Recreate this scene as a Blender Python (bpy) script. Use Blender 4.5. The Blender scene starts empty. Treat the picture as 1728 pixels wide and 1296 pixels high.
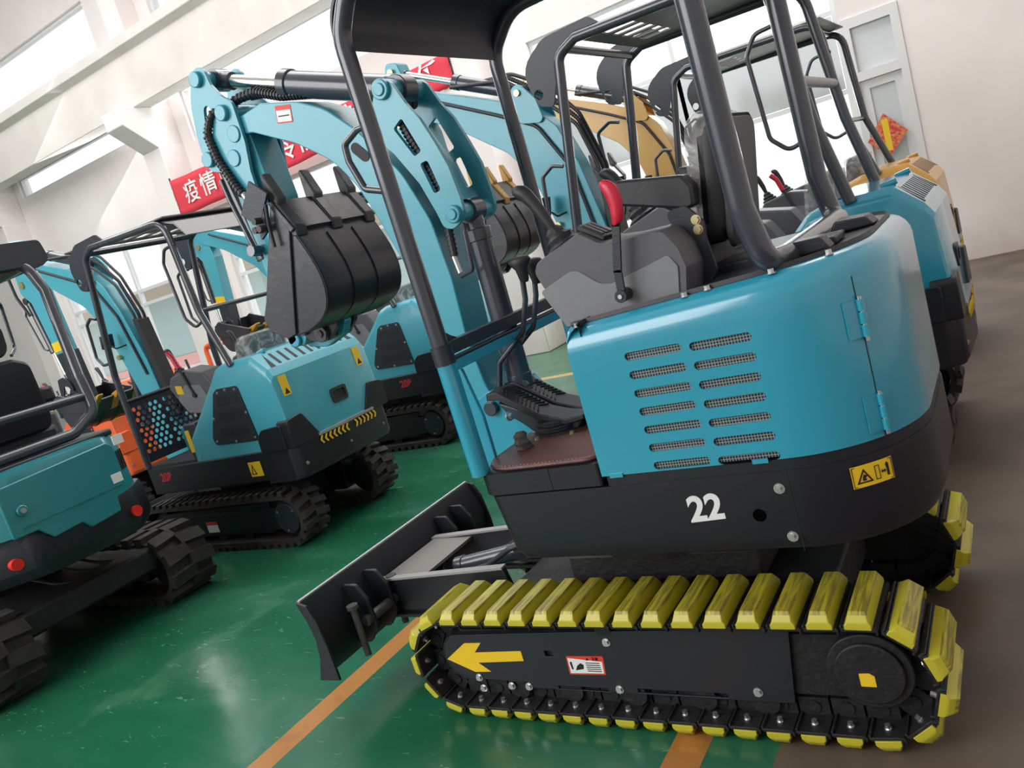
import bpy, bmesh, math, random
from mathutils import Vector, Matrix
random.seed(7)
C = bpy.context.scene.collection
sc = bpy.context.scene
# ------------------------------------------------------------------ camera
cam_d = bpy.data.cameras.new('camera'); cam = bpy.data.objects.new('camera', cam_d); C.objects.link(cam)
sc.camera = cam
cam_d.sensor_width = 36.0; cam_d.lens = 29.17; cam_d.clip_start = 0.05; cam_d.clip_end = 200
YAW, PIT, ROL = (math.radians(a) for a in (-33.45, -9.5, -16.42))
fw = Vector((math.sin(YAW)*math.cos(PIT), math.cos(YAW)*math.cos(PIT), math.sin(PIT)))
rt = fw.cross(Vector((0, 0, 1))).normalized(); up = rt.cross(fw)
r2 = math.cos(ROL)*rt + math.sin(ROL)*up; u2 = -math.sin(ROL)*rt + math.cos(ROL)*up
cam.matrix_world = Matrix(((r2.x, u2.x, -fw.x, 0), (r2.y, u2.y, -fw.y, 0), (r2.z, u2.z, -fw.z, 1.5), (0, 0, 0, 1)))
# ------------------------------------------------------------------ daylight
w = bpy.data.worlds.new('world'); sc.world = w; w.use_nodes = True
bg = w.node_tree.nodes['Background']; bg.inputs[0].default_value = (1.0, 0.985, 0.97, 1); bg.inputs[1].default_value = 1.5
sc.view_settings.view_transform = 'Standard'; sc.view_settings.look = 'None'
sc.view_settings.exposure = 0.0; sc.view_settings.gamma = 1.0; sc.view_settings.use_curve_mapping = False
def area(name, loc, to, sx, sy, power, col=(1, 1, 1)):
    l = bpy.data.lights.new(name, 'AREA'); l.shape = 'RECTANGLE'; l.size = sx; l.size_y = sy; l.energy = power; l.color = col
    o = bpy.data.objects.new(name, l); C.objects.link(o); o.location = loc
    o.rotation_euler = (Vector(to)-Vector(loc)).to_track_quat('-Z', 'Y').to_euler(); return o
area('clerestory_daylight', (-8.5, 10.4, 5.0), (-6.5, 2.5, 0.8), 14, 2.4, 450)
area('window_daylight', (-2.9, 10.4, 2.9), (-2.2, 3.0, 0.4), 3.4, 2.6, 260)
area('skylight_daylight', (-3.6, 6.6, 8.4), (-3.8, 6.8, 0), 11, 4.2, 640)
area('left_wall_fill', (-12.5, 4.6, 8.4), (-12.5, 5.4, 0), 8, 5.0, 520)  # fill lamp added under the closed ceiling to brighten the left wall
area('front_window_daylight', (-5.5, -3.7, 4.6), (-3.0, 3.2, 1.0), 8, 4.5, 540)

# ------------------------------------------------------------------ materials
MATS = {}
def mat(name, col, rough=0.5, metal=0.0, coat=0.0, noise=0.0, nscale=8.0, col2=None, bump=0.0, bscale=60.0, emit=None, spec=0.5, alpha=None):
    if name in MATS: return MATS[name]
    m = bpy.data.materials.new(name); m.use_nodes = True; nt = m.node_tree; b = nt.nodes['Principled BSDF']
    b.inputs['Base Color'].default_value = (*col, 1); b.inputs['Roughness'].default_value = rough
    b.inputs['Metallic'].default_value = metal; b.inputs['Coat Weight'].default_value = coat
    b.inputs['Coat Roughness'].default_value = 0.12; b.inputs['Specular IOR Level'].default_value = spec
    tc = None
    if noise > 0 or bump > 0: tc = nt.nodes.new('ShaderNodeTexCoord')
    if noise > 0:
        n = nt.nodes.new('ShaderNodeTexNoise'); n.inputs['Scale'].default_value = nscale; n.inputs['Detail'].default_value = 6
        nt.links.new(tc.outputs['Object'], n.inputs['Vector'])
        r = nt.nodes.new('ShaderNodeValToRGB'); c2 = col2 or tuple(c*(1-noise) for c in col)
        r.color_ramp.elements[0].color = (*c2, 1); r.color_ramp.elements[1].color = (*col, 1)
        r.color_ramp.elements[0].position = 0.3; r.color_ramp.elements[1].position = 0.62
        nt.links.new(n.outputs['Fac'], r.inputs['Fac']); nt.links.new(r.outputs['Color'], b.inputs['Base Color'])
    if bump > 0:
        n2 = nt.nodes.new('ShaderNodeTexNoise'); n2.inputs['Scale'].default_value = bscale; n2.inputs['Detail'].default_value = 4
        nt.links.new(tc.outputs['Object'], n2.inputs['Vector'])
        bp = nt.nodes.new('ShaderNodeBump'); bp.inputs['Strength'].default_value = bump; bp.inputs['Distance'].default_value = 0.01
        nt.links.new(n2.outputs['Fac'], bp.inputs['Height']); nt.links.new(bp.outputs['Normal'], b.inputs['Normal'])
    if emit:
        b.inputs['Emission Color'].default_value = (*emit[0], 1); b.inputs['Emission Strength'].default_value = emit[1]
    MATS[name] = m; return m
TEAL = mat('teal_paint', (0.022, 0.315, 0.46), 0.24, coat=1.0, bump=0.04, bscale=14)
TEALB = mat('teal_boom_paint', (0.045, 0.33, 0.43), 0.33, coat=0.4, bump=0.10, bscale=18)
TEAL2 = mat('light_teal_paint', (0.065, 0.38, 0.48), 0.32, coat=0.4, bump=0.03, bscale=10)
TEAL3 = mat('green_teal_paint', (0.012, 0.20, 0.23), 0.34, coat=0.4, bump=0.03, bscale=10)
YELP = mat('ochre_machine_paint', (0.62, 0.33, 0.06), 0.35, coat=0.4, bump=0.03)
ORAN = mat('orange_machine_paint', (0.85, 0.13, 0.03), 0.4, coat=0.3)
BLK = mat('black_powder_coat', (0.020, 0.025, 0.036), 0.42, spec=0.5, bump=0.12, bscale=160)
BLKG = mat('black_gloss_tube', (0.040, 0.046, 0.062), 0.26, coat=0.6)
DARK = mat('dark_grease_steel', (0.012, 0.012, 0.014), 0.6, noise=0.5, nscale=30, bump=0.4, bscale=50)
CHAR = mat('charcoal_counterweight', (0.010, 0.011, 0.017), 0.42, bump=0.08, bscale=120)
BKT = mat('bucket_black_paint', (0.026, 0.028, 0.037), 0.28, noise=0.4, nscale=5, col2=(0.045, 0.045, 0.055), bump=0.1, bscale=30)
TOOTH = mat('worn_tooth_steel', (0.10, 0.095, 0.10), 0.5, noise=0.5, nscale=20, metal=0.2)
GOLD = mat('gold_tooth_paint', (0.55, 0.28, 0.03), 0.4)
RUB = mat('black_rubber', (0.020, 0.018, 0.017), 0.8, noise=0.5, nscale=12, col2=(0.04, 0.034, 0.03), bump=0.3, bscale=40)
RUBS = mat('smooth_black_rubber', (0.022, 0.023, 0.027), 0.5)
GREY = mat('grey_plastic', (0.20, 0.205, 0.22), 0.55, bump=0.1, bscale=300)
GREYD = mat('dark_grey_plastic', (0.095, 0.095, 0.108), 0.5, bump=0.1, bscale=300)
RED = mat('red_grip', (0.62, 0.015, 0.05), 0.35)
CHROME = mat('chrome_rod', (0.75, 0.74, 0.73), 0.18, metal=1.0)
BOLT = mat('zinc_bolt', (0.55, 0.56, 0.56), 0.32, metal=0.9)
BRASS = mat('yellow_zinc_bolt', (0.55, 0.47, 0.25), 0.35, metal=0.8)
PAD = mat('yellow_polyurethane', (0.62, 0.55, 0.02), 0.38, spec=0.4)
STKY = mat('yellow_sticker', (0.85, 0.55, 0.02), 0.45)
WHT = mat('white_sticker', (0.80, 0.80, 0.80), 0.5)
REDS = mat('red_sticker', (0.70, 0.05, 0.03), 0.5)
BLKS = mat('black_print', (0.01, 0.01, 0.01), 0.6)
MATF = mat('maroon_leather', (0.115, 0.035, 0.032), 0.42, noise=0.35, nscale=7, bump=0.25, bscale=140)
STIT = mat('thread_stitch', (0.4, 0.25, 0.2), 0.7)
SEATM = mat('black_vinyl', (0.024, 0.025, 0.030), 0.45, bump=0.05, bscale=80)
def film_mat():
    m = bpy.data.materials.new('clear_plastic_film'); m.use_nodes = True; nt = m.node_tree; b = nt.nodes['Principled BSDF']; out = nt.nodes['Material Output']
    b.inputs['Base Color'].default_value = (0.8, 0.8, 0.78, 1); b.inputs['Roughness'].default_value = 0.12
    tc = nt.nodes.new('ShaderNodeTexCoord'); v = nt.nodes.new('ShaderNodeTexNoise'); v.inputs['Scale'].default_value = 9; v.inputs['Detail'].default_value = 3; v.inputs['Distortion'].default_value = 1.5
    nt.links.new(tc.outputs['Object'], v.inputs['Vector'])
    bp = nt.nodes.new('ShaderNodeBump'); bp.inputs['Strength'].default_value = 0.9; bp.inputs['Distance'].default_value = 0.02
    nt.links.new(v.outputs['Fac'], bp.inputs['Height']); nt.links.new(bp.outputs['Normal'], b.inputs['Normal'])
    tr = nt.nodes.new('ShaderNodeBsdfTransparent'); mx = nt.nodes.new('ShaderNodeMixShader')
    r = nt.nodes.new('ShaderNodeMapRange'); r.inputs['From Min'].default_value = 0.4; r.inputs['From Max'].default_value = 0.65; r.inputs['To Min'].default_value = 0.14; r.inputs['To Max'].default_value = 0.50
    nt.links.new(v.outputs['Fac'], r.inputs['Value']); nt.links.new(r.outputs['Result'], mx.inputs['Fac'])
    nt.links.new(tr.outputs[0], mx.inputs[1]); nt.links.new(b.outputs[0], mx.inputs[2]); nt.links.new(mx.outputs[0], out.inputs['Surface'])
    return m
FILM = film_mat()
def glass_mat():
    m = bpy.data.materials.new('window_glass'); m.use_nodes = True; nt = m.node_tree; out = nt.nodes['Material Output']
    g = nt.nodes.new('ShaderNodeBsdfGlossy'); g.inputs['Roughness'].default_value = 0.03
    tr = nt.nodes.new('ShaderNodeBsdfTransparent'); tr.inputs['Color'].default_value = (0.93, 0.97, 0.97, 1)
    mx = nt.nodes.new('ShaderNodeMixShader'); mx.inputs['Fac'].default_value = 0.10
    nt.links.new(tr.outputs[0], mx.inputs[1]); nt.links.new(g.outputs[0], mx.inputs[2]); nt.links.new(mx.outputs[0], out.inputs['Surface'])
    return m
GLASS = glass_mat()
def mesh_mat():                                     # woven wire screen: thin grey wires over a dark gap
    m = bpy.data.materials.new('wire_screen'); m.use_nodes = True; nt = m.node_tree; b = nt.nodes['Principled BSDF']
    b.inputs['Roughness'].default_value = 0.5
    tc = nt.nodes.new('ShaderNodeTexCoord'); sp = nt.nodes.new('ShaderNodeSeparateXYZ'); nt.links.new(tc.outputs['Object'], sp.inputs[0])
    fac = None
    for ax, out in (('X', 0), ('Z', 2)):
        mu = nt.nodes.new('ShaderNodeMath'); mu.operation = 'MULTIPLY'; mu.inputs[1].default_value = 130.0; nt.links.new(sp.outputs[out], mu.inputs[0])
        fr = nt.nodes.new('ShaderNodeMath'); fr.operation = 'FRACT'; nt.links.new(mu.outputs[0], fr.inputs[0])
        lt = nt.nodes.new('ShaderNodeMath'); lt.operation = 'LESS_THAN'; lt.inputs[1].default_value = 0.25; nt.links.new(fr.outputs[0], lt.inputs[0])
        if fac is None: fac = lt
        else:
            mxm = nt.nodes.new('ShaderNodeMath'); mxm.operation = 'MAXIMUM'; nt.links.new(fac.outputs[0], mxm.inputs[0]); nt.links.new(lt.outputs[0], mxm.inputs[1]); fac = mxm
    mix = nt.nodes.new('ShaderNodeMix'); mix.data_type = 'RGBA'; mix.inputs['A'].default_value = (0.006, 0.010, 0.014, 1); mix.inputs['B'].default_value = (0.26, 0.32, 0.32, 1)
    nt.links.new(fac.outputs[0], mix.inputs['Factor']); nt.links.new(mix.outputs['Result'], b.inputs['Base Color'])
    return m
SCREEN = mesh_mat()

# ------------------------------------------------------------------ mesh helpers
OFF = Vector((0, 0, 0))
def rnd(pts, r, n=5):
    """polygon with rounded corners; r a number or a list"""
    out = []; N = len(pts)
    for i in range(N):
        ri = r[i] if isinstance(r, (list, tuple)) else r
        p0, p1, p2 = Vector(pts[i-1]), Vector(pts[i]), Vector(pts[(i+1) % N])
        a = (p0-p1); b = (p2-p1); la, lb = a.length, b.length
        if ri <= 0 or la < 1e-6 or lb < 1e-6: out.append(tuple(p1)); continue
        a /= la; b /= lb; ang = a.angle(b)
        if ang > math.pi-0.05: out.append(tuple(p1)); continue
        t = min(ri/math.tan(ang/2), la*0.48, lb*0.48); rr = t*math.tan(ang/2)
        c = p1+(a+b).normalized()*(rr/math.sin(ang/2))
        s = p1+a*t; e = p1+b*t; vs, ve = s-c, e-c
        a0 = math.atan2(vs.y, vs.x); a1 = math.atan2(ve.y, ve.x); d = (a1-a0+math.pi) % (2*math.pi)-math.pi
        for k in range(n+1):
            q = a0+d*k/n; out.append((c.x+rr*math.cos(q), c.y+rr*math.sin(q)))
    return out
def capsule(cx, cy, L, r, ang=0, n=8):
    o = []
    for s in (1, -1):
        for k in range(n+1):
            q = -math.pi/2+math.pi*k/n+(0 if s > 0 else math.pi)
            x = s*(L/2-r)+r*math.cos(q); y = r*math.sin(q)
            o.append((cx+x*math.cos(ang)-y*math.sin(ang), cy+x*math.sin(ang)+y*math.cos(ang)))
    return o
def circ(cx, cy, r, n=20): return [(cx+r*math.cos(2*math.pi*k/n), cy+r*math.sin(2*math.pi*k/n)) for k in range(n)]
XZ = lambda u, v, d: (u, d, v)       # plate in the side view, thickness along Y
YZ = lambda u, v, d: (d, u, v)
XY = lambda u, v, d: (u, v, d)
class P:
    def __init__(s): s.v = []; s.f = []
    def add(s, vs, fs):
        b = len(s.v); s.v += [Vector(p) for p in vs]; s.f += [tuple(i+b for i in f) for f in fs]; return s
    def box(s, x0, x1, y0, y1, z0, z1):
        return s.add([(x, y, z) for x in (x0, x1) for y in (y0, y1) for z in (z0, z1)],
                     [(0, 1, 3, 2), (4, 6, 7, 5), (0, 4, 5, 1), (2, 3, 7, 6), (0, 2, 6, 4), (1, 5, 7, 3)])
    def obox(s, c, ax, ay, az):        # oriented box from centre and three half vectors
        c, ax, ay, az = map(Vector, (c, ax, ay, az))
        return s.add([c+i*ax+j*ay+k*az for i in (-1, 1) for j in (-1, 1) for k in (-1, 1)],
                     [(0, 1, 3, 2), (4, 6, 7, 5), (0, 4, 5, 1), (2, 3, 7, 6), (0, 2, 6, 4), (1, 5, 7, 3)])
    def prism(s, poly, m, d0, d1):
        n = len(poly); vs = [m(u, v, d0) for u, v in poly]+[m(u, v, d1) for u, v in poly]
        fs = [tuple(range(n)), tuple(range(2*n-1, n-1, -1))]+[(i, (i+1) % n+0, (i+1) % n+n, i+n) for i in range(n)]
        return s.add(vs, fs)
    def loft(s, rings, cap=True):
        n = len(rings[0]); vs = [p for r in rings for p in r]; fs = []
        for k in range(len(rings)-1):
            for i in range(n): j = (i+1) % n; fs.append((k*n+i, k*n+j, (k+1)*n+j, (k+1)*n+i))
        if cap: fs += [tuple(range(n-1, -1, -1)), tuple((len(rings)-1)*n+i for i in range(n))]
        return s.add(vs, fs)
    def cyl(s, a, b, r, n=16, r2=None, cap=True):
        a, b = Vector(a), Vector(b); d = (b-a).normalized(); u = d.orthogonal().normalized(); w_ = d.cross(u); r2 = r if r2 is None else r2
        rings = [[c+q*(u*math.cos(t)+w_*math.sin(t)) for t in (2*math.pi*i/n for i in range(n))] for c, q in ((a, r), (b, r2))]
        return s.loft(rings, cap)
    def tube(s, pts, r, fillet=0.0, n=12, seg=6, flat=None):
        P_ = [Vector(p) for p in pts]; path = [P_[0]]
        for i in range(1, len(P_)-1):
            a, b, c = P_[i-1], P_[i], P_[i+1]; d1 = (a-b); d2 = (c-b); l1, l2 = d1.length, d2.length; d1 /= l1; d2 /= l2
            f = fillet[i] if isinstance(fillet, dict) and i in fillet else (0 if isinstance(fillet, dict) else fillet)
            ang = d1.angle(d2)
            if f <= 0 or ang > math.pi-0.03: path.append(b); continue
            t = min(f/math.tan(ang/2), l1*0.49, l2*0.49)
            s0 = b+d1*t; s1 = b+d2*t
            for k in range(seg+1):
                q = k/seg; path.append((s0*(1-q)**2+b*2*q*(1-q)+s1*q*q))
        path.append(P_[-1])
        T = [(path[min(i+1, len(path)-1)]-path[max(i-1, 0)]).normalized() for i in range(len(path))]
        u = T[0].orthogonal().normalized(); rings = []
        for i, p in enumerate(path):
            u = (u-T[i]*u.dot(T[i])).normalized(); w_ = T[i].cross(u)
            rings.append([p+r*(u*math.cos(2*math.pi*k/n)+w_*math.sin(2*math.pi*k/n)) for k in range(n)])
        return s.loft(rings)
    def plate(s, outer, holes, m, d0, d1):
        cu = bpy.data.curves.new('t', 'CURVE'); cu.dimensions = '2D'; cu.fill_mode = 'BOTH'; cu.extrude = abs(d1-d0)/2
        for poly in [outer]+list(holes):
            sp = cu.splines.new('POLY'); sp.points.add(len(poly)-1)
            for i, (x, y) in enumerate(poly): sp.points[i].co = (x, y, 0, 1)
            sp.use_cyclic_u = True
        o = bpy.data.objects.new('t', cu); me = bpy.data.meshes.new_from_object(o); mid = (d0+d1)/2
        s.add([m(v.co.x, v.co.y, mid+v.co.z) for v in me.vertices], [tuple(p.vertices) for p in me.polygons])
        bpy.data.objects.remove(o); bpy.data.curves.remove(cu); bpy.data.meshes.remove(me); return s
    def hexbolt(s, c, ax, r, h):
        c = Vector(c); ax = Vector(ax).normalized(); s.cyl(c, c+ax*h*0.25, r*1.35, 16); s.cyl(c+ax*h*0.2, c+ax*h, r, 6); return s
    def make(s, name, m, parent=None, bev=0.0, ang=35, seg=2, props=None, sub=0, off=None):
        me = bpy.data.meshes.new(name); o_ = OFF if off is None else Vector(off)
        me.from_pydata([v-o_ for v in s.v], [], s.f)
        bm = bmesh.new(); bm.from_mesh(me); bmesh.ops.remove_doubles(bm, verts=bm.verts, dist=1e-5)
        bmesh.ops.recalc_face_normals(bm, faces=bm.faces); bm.to_mesh(me); bm.free()
        for p in me.polygons: p.use_smooth = True
        me.set_sharp_from_angle(angle=math.radians(ang))
        if m: me.materials.append(m)
        o = bpy.data.objects.new(name, me); C.objects.link(o)
        if parent: o.parent = parent
        if bev > 0:
            b = o.modifiers.new('bevel', 'BEVEL'); b.width = bev; b.segments = seg; b.limit_method = 'ANGLE'; b.angle_limit = math.radians(30); b.harden_normals = False
        if sub:
            q = o.modifiers.new('sub', 'SUBSURF'); q.levels = sub; q.render_levels = sub
        if props:
            for k, v in props.items(): o[k] = v
        return o
def text(s, size, m, M4, name, parent, bold=0.0, ext=0.0006, props=None, xs=1.0):
    cu = bpy.data.curves.new('txt', 'FONT'); cu.body = s; cu.size = size; cu.extrude = ext; cu.offset = bold
    cu.align_x = 'CENTER'; cu.align_y = 'CENTER'
    o = bpy.data.objects.new('txt', cu); me = bpy.data.meshes.new_from_object(o); bpy.data.objects.remove(o)
    p = P(); p.add([M4(v.co.x*xs, v.co.y, v.co.z) for v in me.vertices], [tuple(f.vertices) for f in me.polygons])
    return p.make(name, m, parent, props=props)
def empty(name, loc, label, cat, group=None, rz=0):
    o = bpy.data.objects.new(name, None); C.objects.link(o); o.location = loc; o.rotation_euler = (0, 0, rz); o.empty_display_size = 0.3
    o['label'] = label; o['category'] = cat
    if group: o['group'] = group
    return o
def struct(o): o['kind'] = 'structure'; return o
def ocopy(o, parent=None):
    c = o.copy(); C.objects.link(c); c.parent = parent or o.parent; return c
def rot2(pts, a, c=(0, 0), t=(0, 0)):
    ca, sa = math.cos(a), math.sin(a)
    return [(c[0]+(x-c[0])*ca-(z-c[1])*sa+t[0], c[1]+(x-c[0])*sa+(z-c[1])*ca+t[1]) for x, z in pts]
class G:
    """several like pieces built in one go, each linked as its own object"""
    def __init__(s): s.l = []
    def _n(s): p = P(); s.l.append(p); return p
    def hexbolt(s, *a): s._n().hexbolt(*a); return s
    def cyl(s, *a, **k): s._n().cyl(*a, **k); return s
    def tube(s, *a, **k): s._n().tube(*a, **k); return s
    def box(s, *a): s._n().box(*a); return s
    def prism(s, *a): s._n().prism(*a); return s
    def make(s, *a, **k): return [p.make(*a, **k) for p in s.l][0]
# ------------------------------------------------------------------ the hall
WY = 9.6
def wall_mat():
    m = bpy.data.materials.new('white_plaster'); m.use_nodes = True; nt = m.node_tree; b = nt.nodes['Principled BSDF']; b.inputs['Roughness'].default_value = 0.8
    tc = nt.nodes.new('ShaderNodeTexCoord'); n = nt.nodes.new('ShaderNodeTexNoise'); n.inputs['Scale'].default_value = 0.7; n.inputs['Detail'].default_value = 8
    nt.links.new(tc.outputs['Object'], n.inputs['Vector'])
    r = nt.nodes.new('ShaderNodeValToRGB'); r.color_ramp.elements[0].color = (0.78, 0.725, 0.71, 1); r.color_ramp.elements[1].color = (0.87, 0.815, 0.80, 1)
    r.color_ramp.elements[0].position = 0.35; r.color_ramp.elements[1].position = 0.6
    nt.links.new(n.outputs['Fac'], r.inputs['Fac'])
    sp = nt.nodes.new('ShaderNodeSeparateXYZ'); nt.links.new(tc.outputs['Object'], sp.inputs[0])
    n2 = nt.nodes.new('ShaderNodeTexNoise'); n2.inputs['Scale'].default_value = 5; n2.inputs['Detail'].default_value = 8; nt.links.new(tc.outputs['Object'], n2.inputs['Vector'])
    mr = nt.nodes.new('ShaderNodeMapRange'); mr.inputs['From Min'].default_value = 0.0; mr.inputs['From Max'].default_value = 0.45; mr.inputs['To Min'].default_value = 0.75; mr.inputs['To Max'].default_value = 0.0
    nt.links.new(sp.outputs[2], mr.inputs['Value']); mu = nt.nodes.new('ShaderNodeMath'); mu.operation = 'MULTIPLY'; nt.links.new(mr.outputs[0], mu.inputs[0]); nt.links.new(n2.outputs['Fac'], mu.inputs[1])
    mix = nt.nodes.new('ShaderNodeMix'); mix.data_type = 'RGBA'; nt.links.new(mu.outputs[0], mix.inputs['Factor']); nt.links.new(r.outputs['Color'], mix.inputs['A']); mix.inputs['B'].default_value = (0.45, 0.36, 0.28, 1)
    nt.links.new(mix.outputs['Result'], b.inputs['Base Color']); return m
WALLM = wall_mat()
def floor_mat():
    m = bpy.data.materials.new('painted_floor'); m.use_nodes = True; nt = m.node_tree; b = nt.nodes['Principled BSDF']
    N = nt.nodes.new; L = nt.links.new
    tc = N('ShaderNodeTexCoord'); sp = N('ShaderNodeSeparateXYZ'); L(tc.outputs['Object'], sp.inputs[0])
    def noise(scale, det=6, dist=0.0, vec=None):
        n = N('ShaderNodeTexNoise'); n.inputs['Scale'].default_value = scale; n.inputs['Detail'].default_value = det; n.inputs['Distortion'].default_value = dist
        L(vec or tc.outputs['Object'], n.inputs['Vector']); return n.outputs['Fac']
    def ramp(f, e):
        r = N('ShaderNodeValToRGB'); L(f, r.inputs['Fac'])
        while len(r.color_ramp.elements) < len(e): r.color_ramp.elements.new(0.5)
        for x, (p, c) in zip(r.color_ramp.elements, e): x.position = p; x.color = (*c, 1)
        return r.outputs['Color']
    def mth(op, a, b_):
        x = N('ShaderNodeMath'); x.operation = op
        for i, q in enumerate((a, b_)):
            if isinstance(q, (int, float)): x.inputs[i].default_value = q
            else: L(q, x.inputs[i])
        return x.outputs[0]
    def mix(f, a, b_):
        x = N('ShaderNodeMix'); x.data_type = 'RGBA'; L(f, x.inputs['Factor'])
        for nm, q in (('A', a), ('B', b_)):
            if isinstance(q, tuple): x.inputs[nm].default_value = (*q, 1)
            else: L(q, x.inputs[nm])
        return x.outputs['Result']
    mp = N('ShaderNodeMapping'); mp.inputs['Scale'].default_value = (0.5, 1.6, 1); L(tc.outputs['Object'], mp.inputs['Vector'])
    green = ramp(noise(1.4, 7, 0.6, mp.outputs[0]), [(0.3, (0.010, 0.085, 0.040)), (0.5, (0.013, 0.112, 0.055)), (0.68, (0.030, 0.14, 0.082))])
    worn = ramp(noise(2.3, 8, 0.3), [(0.60, (0, 0, 0)), (0.74, (1, 1, 1))])
    green = mix(mth('MULTIPLY', worn, 0.45), green, (0.09, 0.20, 0.13))
    scr = ramp(noise(14, 3, 2.5, mp.outputs[0]), [(0.685, (0, 0, 0)), (0.70, (1, 1, 1))])
    green = mix(mth('MULTIPLY', scr, 0.35), green, (0.22, 0.34, 0.26))
    brown = ramp(noise(2.0, 8, 0.3), [(0.3, (0.065, 0.049, 0.037)), (0.65, (0.125, 0.094, 0.071))])
    edge = mth('ADD', sp.outputs[0], mth('MULTIPLY', noise(5), 0.06))
    isb = mth('GREATER_THAN', edge, -0.74)
    col = mix(isb, green, brown)
    dirt = ramp(noise(9, 6), [(0.56, (0, 0, 0)), (0.7, (1, 1, 1))])
    for x0, x1, y0, y1 in ((-2.56, -2.45, -3, 9), (-1.07, -0.96, -3, 9)):
        ins = mth('MULTIPLY', mth('GREATER_THAN', sp.outputs[0], x0), mth('LESS_THAN', sp.outputs[0], x1))
        ins = mth('MULTIPLY', ins, mth('LESS_THAN', sp.outputs[1], y1))
        col = mix(ins, col, mix(mth('MULTIPLY', dirt, 0.6), (0.40, 0.17, 0.04), (0.20, 0.10, 0.04)))
    ins = mth('MULTIPLY', mth('GREATER_THAN', sp.outputs[1], 7.40), mth('LESS_THAN', sp.outputs[1], 7.52))
    ins = mth('MULTIPLY', ins, mth('LESS_THAN', sp.outputs[0], -1.0))
    col = mix(ins, col, (0.45, 0.30, 0.08))
    L(col, b.inputs['Base Color'])
    ro = N('ShaderNodeMapRange'); L(noise(3, 6), ro.inputs['Value']); ro.inputs['To Min'].default_value = 0.10; ro.inputs['To Max'].default_value = 0.34
    rr = N('ShaderNodeMix'); L(isb, rr.inputs['Factor']); L(ro.outputs[0], rr.inputs['A']); rr.inputs['B'].default_value = 0.55
    L(rr.outputs['Result'], b.inputs['Roughness'])
    bp = N('ShaderNodeBump'); bp.inputs['Strength'].default_value = 0.25; bp.inputs['Distance'].default_value = 0.01; L(noise(5, 4), bp.inputs['Height']); L(bp.outputs[0], b.inputs['Normal'])
    return m
struct(P().box(-26, 3.5, -4, 9.85, -0.2, 0).make('floor', floor_mat()))
FRAME = mat('white_window_frame', (0.72, 0.72, 0.73), 0.45)
# wall with its openings
def rect(x0, x1, z0, z1): return [(x0, z0), (x1, z0), (x1, z1), (x0, z1)]
opens = []
CL = [(-21.5, -17.2, 6.42, 7.22), (-16.1, -12.4, 6.42, 7.22), (-10.9, -6.2, 6.42, 7.22), (-16.0, -11.9, 4.86, 5.24), (-10.9, -5.95, 4.42, 5.24)]  # low strip in the left bay is added, imitating glow on plain wall
for q in CL: opens.append(rect(*q))
WIN = {1: (-15.9, -12.6, 0.9, 3.55), 2: (-11.0, -7.2, 0.9, 3.35), 3: (-4.75, -1.30, 0.9, 3.72)}
DOOR = (-1.26, -0.80, 0.0, 2.62)
DOOR2 = (-7.15, -6.35, 0.0, 2.6)
for wv in WIN.values(): opens.append(rect(*wv))
opens.append(rect(*DOOR)); opens.append(rect(*DOOR2))
struct(P().plate([(-26, 0), (3.5, 0), (3.5, 8.6), (-26, 8.6)], opens, XZ, WY, WY+0.24).make('wall_back', WALLM))
# columns with corbels, crane beam
nn = 0
for cx in (-16.39, -11.38, -5.54):
    nn += 1
    p = P().box(cx-0.22, cx+0.22, 9.12, WY+0.01, 0, 4.45)
    p.prism([(9.12, 4.42), (8.62, 4.80), (8.62, 5.06), (WY, 5.06), (WY, 4.42)], YZ, cx-0.21, cx+0.21)
    p.box(cx-0.2, cx+0.2, 9.25, WY+0.01, 5.0, 8.6)
    struct(p.make('trim_%d' % nn, WALLM, bev=0.01))
BEAM = mat('grey_white_beam', (0.76, 0.71, 0.68), 0.8, noise=0.10, nscale=2, bump=0.2, bscale=8)
struct(P().prism([(8.92, 5.06), (9.25, 5.06), (9.25, 5.75), (9.38, 5.85), (9.38, 6.02), (8.8, 6.02), (8.8, 5.88), (8.92, 5.80)], YZ, -26, -5.6).make('trim_4', BEAM, bev=0.01))
struct(P().box(-26, 3.5, -4, WY+0.3, 8.6, 8.8).make('ceiling', WALLM))
# slanted roof beams
k = 4
for cx in (-16.39, -11.38, -5.54):
    k += 1; struct(P().box(cx-0.15, cx+0.15, -4, 9.6, 8.0, 8.6).make('trim_%d' % k, WALLM))
# window frames and panes
def window(n, x0, x1, z0, z1, vs, hs, d=0.05):
    holes = []
    xs = [x0]+list(vs)+[x1]; zs = [z0]+list(hs)+[z1]
    for i in range(len(xs)-1):
        for j in range(len(zs)-1): holes.append(rect(xs[i]+d/2+(0.03 if i == 0 else 0), xs[i+1]-d/2-(0.03 if i == len(xs)-2 else 0), zs[j]+d/2+(0.03 if j == 0 else 0), zs[j+1]-d/2-(0.03 if j == len(zs)-2 else 0)))
    f = struct(P().plate(rect(x0, x1, z0, z1), holes, XZ, WY+0.06, WY+0.14).make('window_%d' % n, FRAME))
    g = P().box(x0+0.02, x1-0.02, WY+0.095, WY+0.10, z0+0.02, z1-0.02).make('pane', GLASS, f)
window(1, *WIN[1], (-14.8, -13.7), (2.25, 2.5)); window(2, *WIN[2], (-10.0, -8.9, -8.1), (2.2, 2.5)); window(3, *WIN[3], (-3.05,), (1.98, 2.78))
P().box(WIN[3][0]+0.06, WIN[3][1]-0.06, WY+0.06, WY+0.07, 2.01, 2.75).make('grey_pane', mat('grey_reflecting_pane', (0.46, 0.50, 0.52), 0.12), bpy.data.objects['window_3'])
n = 4
for q in CL: window(n, *q, (), (), 0.02); n += 1  # includes the added glow strip of the left bay
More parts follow.
